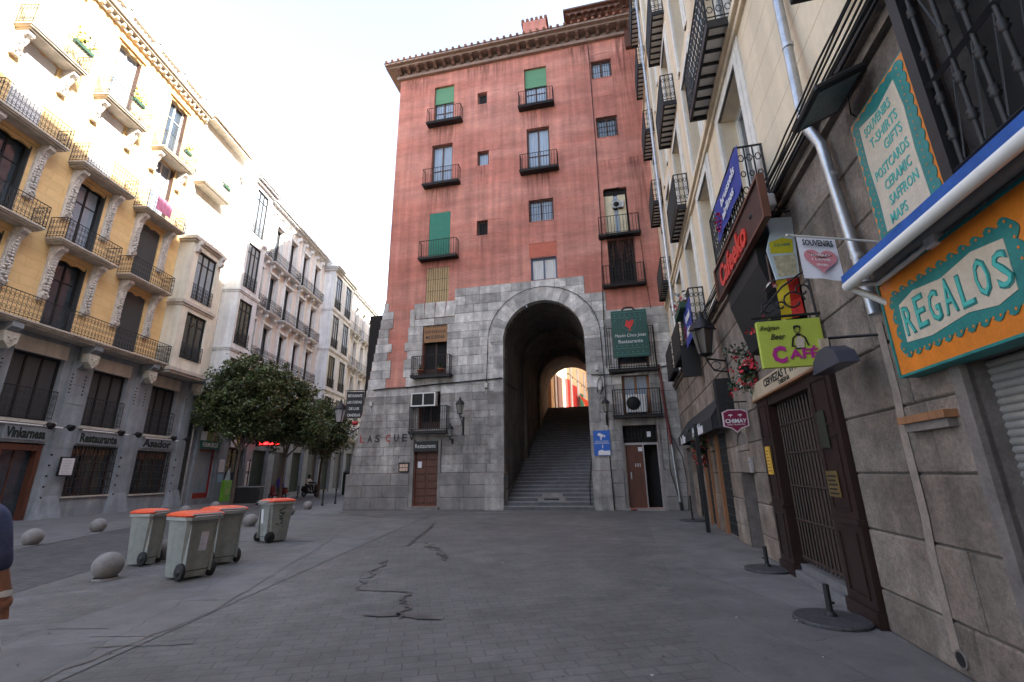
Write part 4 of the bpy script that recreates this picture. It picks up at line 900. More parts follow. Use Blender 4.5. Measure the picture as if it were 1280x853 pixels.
# flowers, plants and washing on the balconies
def planter(mw,label,w=.7,cols_=(M_leaf,),n=60,seed=1,grp='flower boxes on the left facades',r=.22):
    t=thing('flower_box',label,'flower box',mw,grp); b=MB(); b.box(-w/2,w/2,-.1,.1,0,.18); b.build('trough',col('dark_green_trough',(.03,.08,.05)),t); b=MB(); rr=random.Random(seed)
    for i in range(n):
        p=Vector((rr.uniform(-w/2,w/2)*1.1,rr.gauss(0,.1),.2+abs(rr.gauss(0,r)))); nn=Vector((rr.uniform(-1,1),rr.uniform(-1,1),rr.uniform(0,1))).normalized(); u=nn.orthogonal().normalized()*rr.uniform(.05,.09); v=nn.cross(u)*.7; b.face([p-u,p-v,p+u,p+v],rr.randrange(len(cols_)))
    b.build('foliage',list(cols_),t,fix=False)
M_yfl=col('yellow_flower',(.7,.5,.05)); M_rfl=col('red_flower',(.60,.03,.05)); M_wfl=col('white_flower',(.72,.70,.68)); M_pfl=col('pink_flower',(.6,.10,.2))
planter(at(FL,-3.5,-.7,21.0),'leafy flower box on the topmost left balcony rail',.9,(M_leaf,M_leaf,M_yfl),90,1,r=.32)
planter(at(FL,-.25,-.7,20.95),'flower box with yellow blooms on the second top balcony',.7,(M_leaf,M_yfl),70,2,r=.3)
planter(at(FL,3.6,-.7,20.85),'small flower box on the top balcony beside the white bay',.5,(M_leaf,M_leaf,M_yfl),40,3)
planter(at(FL,7.4,-.75,21.0),'green flower box on the small balcony above the white bay',.6,(M_leaf,),50,4)
b=MB()
for i in range(8):
    b.face([(2.1+i*.14,-.84+.03*(i%2),16.1),(2.24+i*.14,-.84+.03*((i+1)%2),16.1),(2.24+i*.14,-.84+.03*((i+1)%2),16.95),(2.1+i*.14,-.84+.03*(i%2),16.95)])
b.build('pink_cloth',col('pink_cloth',(.62,.22,.34)),None,'pink cloth hung over the third floor balcony rail','cloth',mw=FL)
b=MB()
for x in (-3.4,-.4,2.6,5.0): b.tube([(x,.6,25.2),(x,.6,27.4)],.02,5); b.tube([(x-.5,.6,27.2),(x+.5,.6,27.2)],.012,4); b.tube([(x-.4,.6,26.9),(x+.4,.6,26.9)],.012,4)
b.build('roof_aerial',M_steel,YB)
b=MB(); b.box(8.85,9.15,-.12,0,0,5.1); b.build('cable_duct',M_black,YB)
b=MB(); b.tube([(9.3,-.12,0),(9.3,-.12,7.5)],.05,8); b.build('downpipe',M_steel,None,'grey downpipe between the yellow building and the white building','downpipe',mw=FL)

# ================================================================ WHITE BUILDING
WB=thing('white_building','long white apartment building with glazed bays and iron balconies beyond the yellow one','building',FL)
fw=[6.1,10.45,14.75,19.15]; tw=[9.3,13.6,18.1,22.7]
wc=[13.6,15.9,18.5,21.1,23.7]; wc2=[33.4,36.1,38.8,41.5,44.2,47.5,50.2,53]
hol=[(c-.55,c+.55,f+.02,t_) for c in wc+wc2 for f,t_ in zip(fw,tw)]
b=MB(); bands(b,9.86,58,[5.9,24.0],hol,0,.35); b.box(57.9,58,0,10,0,24); b.face([(9.86,.3,24.0),(58,.3,24.0),(58,10,24.0),(9.86,10,24.0)]); b.build('wall',M_whitew,WB)
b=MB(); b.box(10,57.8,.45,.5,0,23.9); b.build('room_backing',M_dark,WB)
for c in wc+wc2:
    for j,(f,t_) in enumerate(zip(fw,tw)):
        if c>46 and j>2: continue
        window(WB,c-.55,c+.55,f+.02,t_,y=.26,fm=M_iron,pm=M_glass)
        b=MB(); 
        for sx in (-.78,.6): b.box(c+sx,c+sx+.18,-.16,.0,f+.1,t_+.1)
        b.box(c-.8,c+.8,-.2,0,t_+.1,t_+.3); b.build('window_surround',M_white,WB)
        if c<46:
            b=MB()
            for sx in (-.68,.68):
                b.prism([(0,0),(-.42,0),(-.42,-.16),(-.22,-.42),(-.1,-.8),(0,-.8)],c+sx-.13,c+sx+.13,axis='x'); b.ball((c+sx,-.32,-.2),.16,8,6); b.ball((c+sx,-.14,-.7),.1,8,5)
            b.xf(Matrix.Translation((0,0,t_+.95 if j==3 else fw[j+1]-.2))); b.build('console',M_white,WB)
for j,f in enumerate(fw):
    for grp in ((wc[1:3],wc[3:]) if j in (1,3) else (wc[1:2],wc[2:4],wc[4:])) :
        balcony(WB,grp[0]-1.05,grp[-1]+1.05,f,.6,.95,style=1,slabm=M_white,mould=True,step=.2)
    balcony(WB,12.3,14.6,f,.55,.95,style=1,slabm=M_white,mould=True,step=.2)
    for grp in (wc2[:2],wc2[2:4],wc2[4:5]): balcony(WB,grp[0]-1.05,grp[-1]+1.05,f,.6,.95,style=0,slabm=M_white,mould=True,step=.22)
def baywin(x0,x1,wins,o,z0,z1,cap):
    b=MB(); hs=[(a,c,f+.15,t_+.3) for a,c in wins for f,t_ in zip(fw,tw)]
    s=len(b.v); bands(b,x0,x1,[z0,z1],hs,0,.2); b.xf(Matrix.Translation((0,-o,0)),s)
    b.box(x0,x0+.01,-o,0,z0,z1); b.box(x1-.01,x1,-o,0,z0,z1); b.face([(x0,-o,z0),(x1,-o,z0),(x1,0,z0),(x0,0,z0)]); b.build('bay',M_white,WB)
    b=MB()
    for f in fw[1:]: b.box(x0-.1,x1+.1,-o-.1,.02,f-.28,f-.1); b.box(x0-.05,x1+.05,-o-.05,.018,f-.4,f-.281)
    b.box(x0-.1,x1+.1,-o-.1,.02,z0-.15,z0+.05)
    b.box(x0-.2,x1+.2,-o-.2,.02,z1,z1+.2); b.box(x0-.4,x1+.4,-o-.4,.3,z1+.2,z1+.34); b.box(x0-.5,x1+.5,-o-.5,.4,z1+.341,z1+.44); b.build('bay_cornice',M_white,WB)
    for a,c in wins:
        for f,t_ in zip(fw,tw):
            w_=window(WB,a,c,f+.15,t_+.3,y=-o+.1,kind='w',leaf=3 if c-a>1.2 else 2,fm=M_iron,pm=M_glassblue if f>14 else M_glass,rows=(.8,)); r=MB(); railing(r,a,c,f+.1,.05,1.0,style=1,step=.2,y0=-o); r.build('railing',M_iron,w_)
baywin(9.92,12.25,[(10.15,11.75)],1.2,6.1,23.35,1)
baywin(25.8,31.4,[(26.15,27.85),(29.1,30.8)],1.2,6.1,23.35,1)
b=MB(); b.box(9.86,58,-.3,.05,23.9,24.1); b.box(9.86,58,-.55,.05,24.1,24.25); b.box(9.86,58,-.7,.4,24.251,24.4)
b.build('cornice',M_white,WB)
b=MB(); x=12.5
while x<46: b.lathe([(.3,0),(.3,.2),(.12,.3),(.26,.6),(.2,.8),(.04,1.0)],(x,-.15,24.4),8); x+=3.2
b.build('roof_finial',M_white,WB)
b=MB()
for x in (47.5,48.6): b.box(x,x+.5,1,1.7,24.4,26.2)
b.box(46.6,50,.8,2.4,24.4,25.2); b.build('chimney',M_roof,WB)
# shop floor
sh=[(10.25,12.1,.35,3.45),(13.3,15.4,.3,3.7),(16.5,18.6,.3,3.7),(19.8,21.9,.3,3.7),(23.0,25.0,.3,3.8),(26.2,28.6,.3,4.3),(29.8,31.8,.3,4.3),(33,35.4,.3,4.3),(36.6,38.8,.3,4.3),(40,42.4,.3,4.3)]
up=[(a,c,4.35,5.5) for a,c,_,_ in sh[:5]]
b=MB(); bands(b,9.86,58,[0,5.9],sh+up,0,.35); b.build('ground_floor_wall',M_grey,WB)
b=MB(); b.box(9.86,58,-.5,.05,5.78,5.98); b.box(9.86,58,-.3,.05,5.6,5.779); b.build('shop_cornice',M_greylt,WB)
b=MB()
for a,c in [(9.86,10.2)]+[((sh[i][1]+.12),(sh[i+1][0]-.12)) for i in range(9)]: b.box(a,c,-.14,.0,0,5.6)
b.build('shop_pier',M_grey,WB)
for a,c,z0,z1 in up: window(WB,a,c,z0,z1,y=.2,kind='w',fm=M_iron,pm=M_dark)
M_redshop=col('red_shopfront',(.28,.02,.02),rough=.45)
for i,(a,c,z0,z1) in enumerate(sh):
    if i==0: window(WB,a,c,z0,z1,y=.2,kind='door',leaf=1,fm=M_redshop,pm=M_glassblue,name='shop_window')
    elif i==1: window(WB,a,c,z0,z1,y=.25,kind='door',leaf=2,fm=M_iron,pm=M_glass,name='shop_window')
    else:
        b=MB()
        for k in range(int((z1-z0)/.1)): b.box(a,c,.12+.02*(k%2),.16+.02*(k%2),z0+k*.1,z0+(k+1)*.1)
        b.build('roller_shutter',M_shade if i%2 else col('dark_green_shutter',(.03,.05,.045)),WB)
t=thing('shop_sign','green and white shop board above the red framed window','sign',at(FL,11.15,-.16,3.5)); b=MB(); b.box(-1.05,1.05,0,.06,0,.5); b.build('board',col('shop_green',(.01,.10,.07)),t)
b=MB(); text('FERMUBOX',b,0,.25,1.6,.3,bold=.01); b.build('lettering',M_sgw,t)
b=MB(); b.box(-1.05,-.5,0,.05,.52,1.1); b.box(-.46,.05,0,.05,.52,1.1,1); b.box(.1,.5,0,.05,.52,1.1,2); b.box(.54,1.05,0,.05,.52,1.1); b.build('picture_panel',[M_paper,col('olive_panel',(.25,.28,.08)),M_redshop],t)
t=thing('shop_sign','row of white and yellow panels above the dark shop doorway','sign',at(FL,14.35,-.16,3.75)); b=MB(); b.box(-1.0,-.35,0,.05,0,.9); b.box(-.3,.2,0,.05,0,.9,1); b.box(.25,1.0,0,.05,0,.9,2); b.build('board',[M_paper,M_yfl,col('pale_pink_panel',(.55,.42,.48))],t)
t=thing('led_sign','red lit scrolling display projecting over the pavement','lit sign',at(FL,16.9,-1.3,4.0)); b=MB(); b.box(-.1,.1,-.65,1.3,0,.42); b.build('casing',M_black,t)
b=MB(); M_led=mat('red_led',(1,.02,.02),.5,var=0,emit=2.2); 
rr=random.Random(2)
for i in range(22):
    if i%6!=5: b.box(-.105,-.1,-.6+i*.075,-.55+i*.075,.1,.16+.05*rr.randrange(4))
b.build('display',M_led,t)
for x,z,w_,h_,l in ((12.7,2.0,.55,.85,'white notice on the grey pier beside the red shopfront'),(12.7,1.35,.5,.5,'pale blue notice below the white one beside the red shopfront'),(16.0,2.1,.5,.7,'white notice on the pier right of the dark shop doorway'),(16.0,.9,.5,1.0,'tall graffitied poster low on the pier right of the dark shop doorway')):
    b=MB(); b.box(-w_/2,w_/2,0,.02,0,h_); 
    for k in range(4): b.box(-w_/2+.06,w_/2-.1,-.003,.001,h_*.2+k*h_*.17,h_*.2+k*h_*.17+.03,1)
    b.build('notice',[M_paper if z!=1.35 else col('pale_blue_paper',(.25,.45,.6)),col('grey_print',(.35,.33,.35))],None,l,'notice',mw=at(FL,x,-.17,z))
# ================================================================ CREAM BUILDING (right)
CB=thing('cream_building','cream building over a tan stone ground floor with cafe and souvenir shop, right side','building',FR)
floors=[5.58,9.35,13.2,17.05,20.9,24.5]; colsR=[7.25,4.2,1.3,-1.65,-4.5,14.6,18.4]
hol=[]
for c in colsR:
    for i,f in enumerate(floors):
        w_=.76 if c==7.25 else .68
        hol.append((c-w_,c+w_,f+.04,f+3.12 if i<5 else f+2.6))
b=MB(); bands(b,-6.53,26,[5.45,28.2],hol,0,.42); b.build('wall',M_cream,CB)
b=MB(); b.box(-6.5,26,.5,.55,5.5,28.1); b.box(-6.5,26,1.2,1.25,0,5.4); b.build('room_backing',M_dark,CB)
b=MB(); b.box(-6.53,26,.6,14,5.4,28.2); b.box(-6.53,26,1.3,14,0,5.4); b.build('building_core',M_cream,CB)
# thin scored joints in the render
b=MB()
for k in range(1,42):
    z=5.45+k*.545
    if z<28: b.box(8.35,26,-.0015,.01,z,z+.008)
b.build('render_joint',mat('darker_render_joint',(.50,.38,.24),.9),CB)  # joint lines in a darker render tone
b=MB(); b.box(-6.53,26,-.14,.02,9.16,9.3); b.box(-6.53,26,-.07,.019,9.02,9.16); b.box(-6.53,26,-.10,.02,20.7,20.85); b.build('string_course',M_cream,CB)
for c in colsR:
    for i,f in enumerate(floors):
        w_=.76 if c==7.25 else .68; t_=f+3.12 if i<5 else f+2.6
        b=MB()
        for q,(e,d) in enumerate(((.30,.03),(.16,.055))):
            b.box(c-w_-e,c-w_-.001*q,-d,.0,f-.05,t_+.0); b.box(c+w_+.001*q,c+w_+e,-d,.0,f-.05,t_); b.box(c-w_-e,c+w_+e,-d,.0,t_+.001,t_+e)
        b.build('window_surround',M_trim,CB)
        o=window(CB,c-w_,c+w_,f+.04,t_,y=.34,fm=M_framew,pm=M_glass,rows=(.3,))
        if (c in (7.25,1.3,-4.5,18.4)) or i in (0,):
            if i==0 and c in (4.2,14.6): continue
            d_=.42 if c!=7.25 or i==0 else .5
            hw=w_+.42
            bb=MB(); bb.box(c-hw,c+hw,-d_,.0,f-.045,f+.0); bb.box(c-hw,c+hw,-d_,-d_+.05,f-.16,f-.046); bb.box(c-hw,c-hw+.05,-d_+.05,.0,f-.16,f-.046); bb.box(c+hw-.05,c+hw,-d_+.05,0,f-.16,f-.046)
            n=int(2*hw/.27)
            for k in range(1,n): bb.box(c-hw+2*hw*k/n-.018,c-hw+2*hw*k/n+.018,-d_+.05,.0,f-.12,f-.046)
            bl=bb.build('balcony',M_iron,CB)
            uu=MB(); uu.box(c-hw+.06,c+hw-.06,-d_+.06,-.001,f-.06,f-.0461); uu.build('slab_panel',M_trim,bl)
            rr_=MB(); railing(rr_,c-hw+.02,c+hw-.02,f,d_-.02,1.05,style=1,step=.14); rr_.build('railing',M_iron,bl)
        # louvred leaf standing ajar in the near half of the opening
        sh_=MB(); A=Vector((c+w_-.03,.02)); B=Vector((c+.12,.26)); d_=(B-A); nn=Vector((-d_.y,d_.x)).normalized()*.02; zt_=t_-.05
        def leaf(a,e,z0,z1,k=1.0):
            p=A+d_*a; q=A+d_*e; m_=nn*k
            sh_.mesh([(p.x-m_.x,p.y-m_.y,z0),(q.x-m_.x,q.y-m_.y,z0),(q.x+m_.x,q.y+m_.y,z0),(p.x+m_.x,p.y+m_.y,z0),(p.x-m_.x,p.y-m_.y,z1),(q.x-m_.x,q.y-m_.y,z1),(q.x+m_.x,q.y+m_.y,z1),(p.x+m_.x,p.y+m_.y,z1)],[(0,3,2,1),(4,5,6,7),(0,1,5,4),(1,2,6,5),(2,3,7,6),(3,0,4,7)])
        leaf(0,.1,f+.06,zt_); leaf(.9,1,f+.06,zt_); leaf(.1,.9,f+.06,f+.2); leaf(.1,.9,zt_-.12,zt_); leaf(.1,.9,f+1.4,f+1.5)
        z=f+.24
        while z<zt_-.16:
            if not f+1.36<z<f+1.5: leaf(.1,.9,z,z+.05,.7)
            z+=.085
        sh_.build('shutter',mat('brown_louvred_shutter',(.11,.075,.065),.6) if c!=7.25 else mat('grey_louvred_shutter',(.22,.19,.20),.6),o)
b=MB(); b.box(-6.53,26,-.35,.1,28.2,28.45); b.box(-6.53,26,-.62,.1,28.45,28.62); b.box(-6.53,26,-.72,.5,28.621,28.75)
x=-6.4
while x<25: b.box(x,x+.16,-.58,-.36,28.26,28.44); x+=.62
b.build('eave',M_eave,CB)
b=MB(); b.box(-6.53,-6.3,-.62,-.02,25.3,28.2); b.build('party_parapet',M_wood,CB)
b=MB(); b.prism([(.5,28.75),(3.0,30.5),(3.0,39.0),(12,39.0),(13.9,28.75)],-6.53,26,axis='x'); b.build('shade_attic',M_roof,CB)  # unseen high attic, added to cast shade over the square and facades opposite
# stone ground floor
so=[(6.05,9.28,0,2.84),(6.55,8.85,3.3,4.9),(3.72,4.85,0,2.0),(1.55,2.62,.05,2.55),(-.85,.1,.05,2.55),(-3.2,-1.6,.05,2.5),(11.32,16,0,2.36),(11.95,14.3,3.56,5.3),(17.5,20,0,2.6),(-5.6,-4.3,0,2.5)]
b=MB(); bands(b,-6.53,26,[0,5.47],so,0,.4); b.build('ground_floor_wall',M_mortar,CB)
random.seed(21); b=MB(); crs=[0,.40,.98,1.55,2.14,2.74,3.34,3.98,4.6,5.22]
masonry(b,lambda a,c:[(-6.5,26)],crs,so+[(3.72,4.85,2.0,2.42)],-.03,.85,1.7,.011,None,0,.016,None,.0)
b.build('stone_blocks',M_rstone,CB)
b=MB(); b.box(-6.5,26,-.10,.0,5.22,5.32); b.box(-6.5,26,-.17,.0,5.321,5.46); b.build('stone_ledge',M_rstone,CB)
b=MB()  # arched head of the side doorway
n=10; cx,cz,r=4.285,2.0,.565
for k in range(n):
    a0,a1=pi*k/n,pi*(k+1)/n; P=[(cx+r*cos(a0),cz+r*.75*sin(a0)),(cx+r*cos(a1),cz+r*.75*sin(a1))]
    b.face([(P[0][0],-.03,P[0][1]),(P[0][0],-.03,2.74),(P[1][0],-.03,2.74),(P[1][0],-.03,P[1][1])]); b.face([(P[0][0],-.03,P[0][1]),(P[1][0],-.03,P[1][1]),(P[1][0],.4,P[1][1]),(P[0][0],.4,P[0][1])])
b.build('doorway_arch',M_rstone,CB)
b=MB(); b.box(3.72,4.85,.38,.42,0,2.6); b.build('door',M_wood,CB)
b=MB(); b.box(11.2,11.32,-.045,.15,0,2.36); b.build('opening_jamb',M_mortar,CB)
b=MB()
for k in range(42): b.tube([(11.32,.15,.03+k*.056),(16,.15,.03+k*.056)],.032,6)
b.build('roller_shutter',col('grey_roller_shutter',(.30,.285,.27),rough=.5,metal=.3),CB)
b=MB(); b.box(10.52,11.16,-.13,.0,1.97,2.03); b.box(10.55,11.13,-.10,0,1.9,1.969,1); b.build('wall_shelf',[M_woodlt,M_mortar],CB)
b=MB(); P_=[(10.36+.012*k-.035*((k*7)%3)*.4,.15+.35*k) for k in range(9)]; [b.face([(P_[k][0]-.06,-.0385,P_[k][1]),(P_[k][0]+.06,-.0385,P_[k][1]),(P_[k+1][0]+.06,-.0385,P_[k+1][1]),(P_[k+1][0]-.06,-.0385,P_[k+1][1])]) for k in range(8)]; b.build('mortar_streak',mat('pale_mortar_streak',(.235,.19,.16),.9,var=.25,scale=5),CB)
b=MB(); b.tube([(10.42,.02,.13),(10.42,-.05,.13)],.07,12); b.tube([(10.42,-.051,.13),(10.42,-.052,.13)],.055,12,1); b.build('drain_outlet',[M_mortar,M_black],CB)
b=MB()
for a,c in ((1.55,2.62),(-.85,.1),(-3.2,-1.6),(-5.6,-4.3)):
    b.box(a,c,.2,.25,.05,2.55); 
b.build('shop_interior',M_dark,CB)
for a,c in ((1.55,2.62),(-.85,.1),(-3.2,-1.6)):
    g=MB(); n=6
    for k in range(n+1): g.bar((a+(c-a)*k/n,.02,.05),(a+(c-a)*k/n,.02,2.55),.03)
    for k in range(12): g.bar((a,.03,.1+k*.21),(c,.03,.1+k*.21),.03)
    g.build('folding_gate',M_iron,CB)
b=MB(); b.box(1.35,1.55,-.08,.1,0,2.6); b.box(-.95,-.85,-.08,.1,0,2.6); b.box(.1,.2,-.08,.1,0,2.6); b.build('shop_frame',M_woodlt,CB)
# recess above the cafe door
b=MB(); b.box(6.55,8.85,.38,.42,3.3,4.9); b.build('fanlight_recess',M_black,CB)
# cafe doorway: dark red panelled pilasters, iron gate, threshold
b=MB()
for a,c in ((6.06,6.72),(8.56,9.27)):
    b.box(a,c,-.09,.3,0,2.82); b.box(a-.02,c+.02,-.12,.0,1.0,1.06); b.box(a-.02,c+.02,-.12,.0,0,.16)
    for z0,z1 in ((.24,.92),(1.14,2.0),(2.12,2.7)):
        for q in ((a+.12,a+.145,z0,z1),(c-.145,c-.12,z0,z1),(a+.146,c-.146,z0,z0+.025),(a+.146,c-.146,z1-.025,z1)): b.box(q[0],q[1],-.105,-.089,q[2],q[3])
b.box(6.72,8.56,-.07,.3,2.66,2.82)
b.build('door_surround',mat('dark_oxblood_wood',(.024,.011,.009),.42,var=.25,scale=3,stretch=(5,5,.6)),CB)
b=MB()
for k in range(15): x=6.76+k*.127; b.bar((x,.06,.24),(x,.06,2.66),.022)
for z in (.3,.85,1.35,1.85,2.3): b.bar((6.72,.055,z),(8.56,.055,z),.028)
g=b.build('iron_gate',mat('rusty_black_iron',(.04,.024,.018),.6,metal=.2,var=.3,scale=9),CB)
b=MB(); b.box(6.72,8.56,.28,.32,.2,2.66); b.build('inner_door',M_wooddk,CB)
b=MB(); b.cbox(6.7,8.6,-.10,.3,0,.11,.01); b.box(6.7,8.6,.0,.3,.11,.2); b.build('threshold',M_kerb,CB)
b=MB(); b.box(8.66,8.98,-.108,-.1,1.28,1.58); 
for k in range(5): b.box(8.7,8.94-.03*(k%2),-.111,-.1081,1.31+k*.05,1.33+k*.05,1)
b.build('brass_plate',[mat('brass',(.30,.21,.08),.4,metal=.7),M_black],CB)
b=MB(); b.box(8.7,8.95,-.108,-.1,1.85,2.3); b.build('framed_notice',col('dark_green_notice',(.02,.022,.012)),CB)
b=MB(); b.box(-3.0,26,-.2,-.17,5.33,5.36); 
# cable bundle on the ledge
rr=random.Random(4)
for k in range(7):
    b.tube([(x,-.2-.02*rr.random()-.012*k,5.36+.035*k+.03*sin(x*1.3+k)) for x in [(-2.5+.5*i) for i in range(34)]],.012,5)
b.build('cable_bundle',M_rubber,None,'bundle of black cables running along the stone ledge of the cream building','cable',mw=FR)
cable([(10.95,-.06,5.3),(10.9,-.06,5.0),(11.0,-.05,4.85)],'short black cable from the ledge to the souvenir board',.008,mw=FR)
b=MB(); b.tube([(10.1,-.12,8.9),(10.17,-.12,7.5),(10.33,-.22,5.6),(10.37,-.24,5.35),(10.40,-.14,5.05),(10.58,-.12,3.0)],.055,10)
for z in (8.0,6.6,4.6,3.6): xq={8.0:10.15,6.6:10.25,4.6:10.43,3.6:10.52}[z]; b.tube([(xq,-.12 if z<5 or z>7.5 else -.165,z),(xq+.003,-.12 if z<5 or z>7.5 else -.165,z+.05)],.064,10)
b.tube([(10.1,-.12,8.9),(10.1,-.12,28.3)],.055,10)
b.build('downpipe',M_steel,None,'large galvanised downpipe between the cafe and the souvenir board','downpipe',mw=FR)
b=MB(); b.tube([(-3.3,-.14,5.4),(-3.3,-.14,28.3)],.07,8)
for z in range(6,28,3): b.tube([(-3.3,-.14,z),(-3.3,-.14,z+.06)],.082,8)
b.build('downpipe',M_steel,None,'pale downpipe at the far end of the cream wall beside the red building','downpipe',mw=FR)

# ---------------- things on the right wall
# REGALOS fascia
M_teal=mat('teal_paint',(.015,.19,.18),.5,var=.22,scale=5,streak=.2); M_orn=mat('orange_paint',(.66,.19,.014),.5,var=.14,scale=4,streak=.2); M_crm=mat('cream_panel_paint',(.56,.48,.38),.6,var=.12,scale=4,streak=.15)
t=thing('shop_sign','orange shop sign with scalloped turquoise border and letters REGALOS under the awning','sign',at(FR,11.95,-.16,2.36))
b=MB(); b.box(-1.13,1.9,0,.14,0,.82); b.box(-1.15,1.92,-.012,.15,-.02,.0,1); b.box(-1.15,-1.13,-.012,.15,0,.83,1); b.box(-1.15,1.92,-.012,.15,.82,.84,1); b.build('board',[M_orn,M_teal],t)
def scallop(x0,x1,z0,z1,r,k,m,mb,y):
    P=[]; 
    nx=max(2,round((x1-x0)/(2*r))); nz=max(2,round((z1-z0)/(2*r)))
    def arcs(ax,az,bx,bz,n,ox,oz):
        for i in range(n):
            for j in range(5):
                t_=(i+j/5)/n; s_=sin(pi*j/5)*k; P.append((ax+(bx-ax)*t_+ox*s_, az+(bz-az)*t_+oz*s_))
    arcs(x0,z0,x1,z0,nx,0,-1); arcs(x1,z0,x1,z1,nz,1,0); arcs(x1,z1,x0,z1,nx,0,1); arcs(x0,z1,x0,z0,nz,-1,0)
    mb.prism(P,y-.006,y,m)
def SQ(mb):
    for i in range(len(mb.v)): a,c,d=mb.v[i]; mb.v[i]=((a+.98)*.83-1.0,c,d)
b=MB(); scallop(-.98,.62,.16,.66,.07,.045,0,b,-.001); SQ(b); b.build('scalloped_border',M_teal,t)
b=MB()
for i in range(22): b.tube([(-.94+i*.072,-.008,.15),(-.94+i*.072,-.0095,.15)],.011,6); b.tube([(-.94+i*.072,-.008,.67),(-.94+i*.072,-.0095,.67)],.011,6)
for i in range(7): b.tube([(-.97,-.008,.2+i*.07),(-.97,-.0095,.2+i*.07)],.011,6); b.tube([(.61,-.008,.2+i*.07),(.61,-.0095,.2+i*.07)],.011,6)
SQ(b); b.build('dots',M_orn,t)
b=MB(); 
P=[(-.88,.24),(-.5,.21),(0,.25),(.3,.21),(.5,.25),(.52,.58),(.2,.62),(-.2,.57),(-.6,.61),(-.86,.56)]; b.prism(P,-.0115,-.0075); SQ(b); b.build('cream_panel',M_crm,t)
b=MB(); tl=('R','E','G','A','L','O','S')
for i,ch in enumerate(tl): text(ch,b,-.76+i*.2,.41+(.012 if i%2 else -.006),.155,.25+.02*(i%2),-.0125,.004,0,.02)
for i,ch in enumerate(tl): text(ch,b,-.76+i*.2,.41+(.012 if i%2 else -.006),.128,.222+.02*(i%2),-.0168,.004,1,0)
SQ(b); b.build('lettering',[M_teal,mat('turquoise_letter',(.06,.42,.38),.5,var=.05)],t)
# awning, rolled in
t=thing('awning','blue and white retracted awning above the orange shop sign','awning',at(FR,10.85,-.42,3.2)); b=MB(); b.tube([(0,0,0),(4.5,0,0)],.045,10,0); b.build('front_bar',M_framew,t)
b=MB(); b.prism([(-.035,.02),(-.035,.10),(.0,.11),(.33,.2),(.33,.17),(.03,.07),(-.005,.03)],0,4.5,axis='x'); b.build('blue_cloth',mat('blue_awning_cloth',(.018,.09,.36),.8,var=.16,scale=4,streak=.2),t)
b=MB(); b.tube([(.06,0,-.0),(.1,.2,-.03),(.75,.26,.02)],.025,6); b.cbox(.72,.84,.22,.3,-.03,.06,.01); b.tube([(0,.0,0),(.0,.3,-.2),(.0,.38,-.42)],.03,6); b.box(-.03,.04,.3,.42,-.3,-.02); b.build('folding_arm',M_framew,t)
b=MB(); b.tube([(.0,.26,.1),(4.5,.26,.1)],.06,8); b.build('roller',col('awning_roller',(.3,.29,.27)),t)
# souvenirs board
t=thing('souvenir_board','tall turquoise framed board listing souvenirs and gifts, above the blue awning','sign',at(FR,11.36,-.08,3.5))
b=MB(); b.box(-.46,.46,-.02,.06,0,1.34,0); b.build('frame',M_teal,t)
b=MB(); P=[]
b.box(-.44,.44,-.024,-.0201,.02,1.32); b.build('orange_ground',M_orn,t)
b=MB(); scallop(-.40,.40,.06,1.28,.055,.025,0,b,-.0245); b.build('scalloped_border',M_teal,t)
b=MB(); rr=random.Random(3)
for i in range(18): b.tube([(-.35,-.031,.12+i*.066),(-.35,-.0325,.12+i*.066)],.008,5); b.tube([(.35,-.031,.12+i*.066),(.35,-.0325,.12+i*.066)],.008,5)
b.build('dots',M_orn,t)
b=MB(); b.prism([(-.3,.1),(.3,.06),(.29,.5),(.31,.9),(.28,1.2),(.0,1.14),(-.3,1.2),(-.31,.8),(-.29,.4)],-.0345,-.0306); b.build('cream_panel',M_crm,t)
b=MB()
for s_,x,z,w_ in (('SOUVENIRS',-.03,1.08,.42),('T-SHIRTS',.01,.93,.42),('GIFTS',.1,.79,.26),('POSTCARDS',.0,.62,.50),('CERAMIC',.03,.47,.38),('SAFFRON',.05,.32,.40),('MAPS',-.08,.17,.24)): text(s_,b,x,z,w_,.095,-.036,.003,0,.012)
b.build('lettering',mat('turquoise_print',(.05,.38,.34),.5,var=.05),t)
# white flag with heart
t=thing('souvenir_flag','white souvenir flag with a red patterned heart hanging from a pale pole','flag',at(FR,10.8,0,3.62)); b=MB(); b.tube([(0,0,0),(0,-.8,.19)],.011,8); b.ball((0,-.8,.19),.016,8,6); b.cbox(-.04,.04,-.03,.0,-.04,.04,.008); b.build('pole',mat('pale_pole',(.55,.53,.48),.4),t)
b=MB(); n=8; fs=[]; vs=[]
for i in range(n+1):
    for j in range(7):
        yy=-.41-.32*i/n; zt=.10+(-yy)*.0+(-yy-.41)*.22; vs.append((.012*sin(i*1.1+j*.5)*(j/6),yy-.02*(j/6)*.0,zt-.44*j/6))
for i in range(n):
    for j in range(6): a=i*7+j; fs.append((a,a+1,a+8,a+7))
b.mesh(vs,fs,0,True); b.build('cloth',mat('white_flag_cloth',(.66,.66,.70),.85,var=.04),t,fix=False)
def on_plane(mb,start,x,y0,z0):   # lettering drawn in XZ is turned to face +x (towards the camera side)
    for i in range(start,len(mb.v)):
        a,c,d=mb.v[i]; mb.v[i]=(x-c, y0+a, z0+d)
fb=MB(); text('SOUVENIRS',fb,0,.145,.25,.065,-.002,.003,0,.02); n0=len(fb.v)
P=[(.135*16/16*sin(a)**3,(.135*(13*cos(a)-5*cos(2*a)-2*cos(3*a)-cos(4*a))/16)) for a in [2*pi*k/28 for k in range(28)]]
fb.prism([(a,z-.03) for a,z in P],-.005,-.001,1)
for dx,dz,s_ in ((0,.015,'MADRID'),(-.0,-.03,'I LOVE'),(0,-.085,'SPAIN')): text(s_,fb,dx,dz,.15 if dz>-.05 else .09,.022,-.006,.002,2,.02)
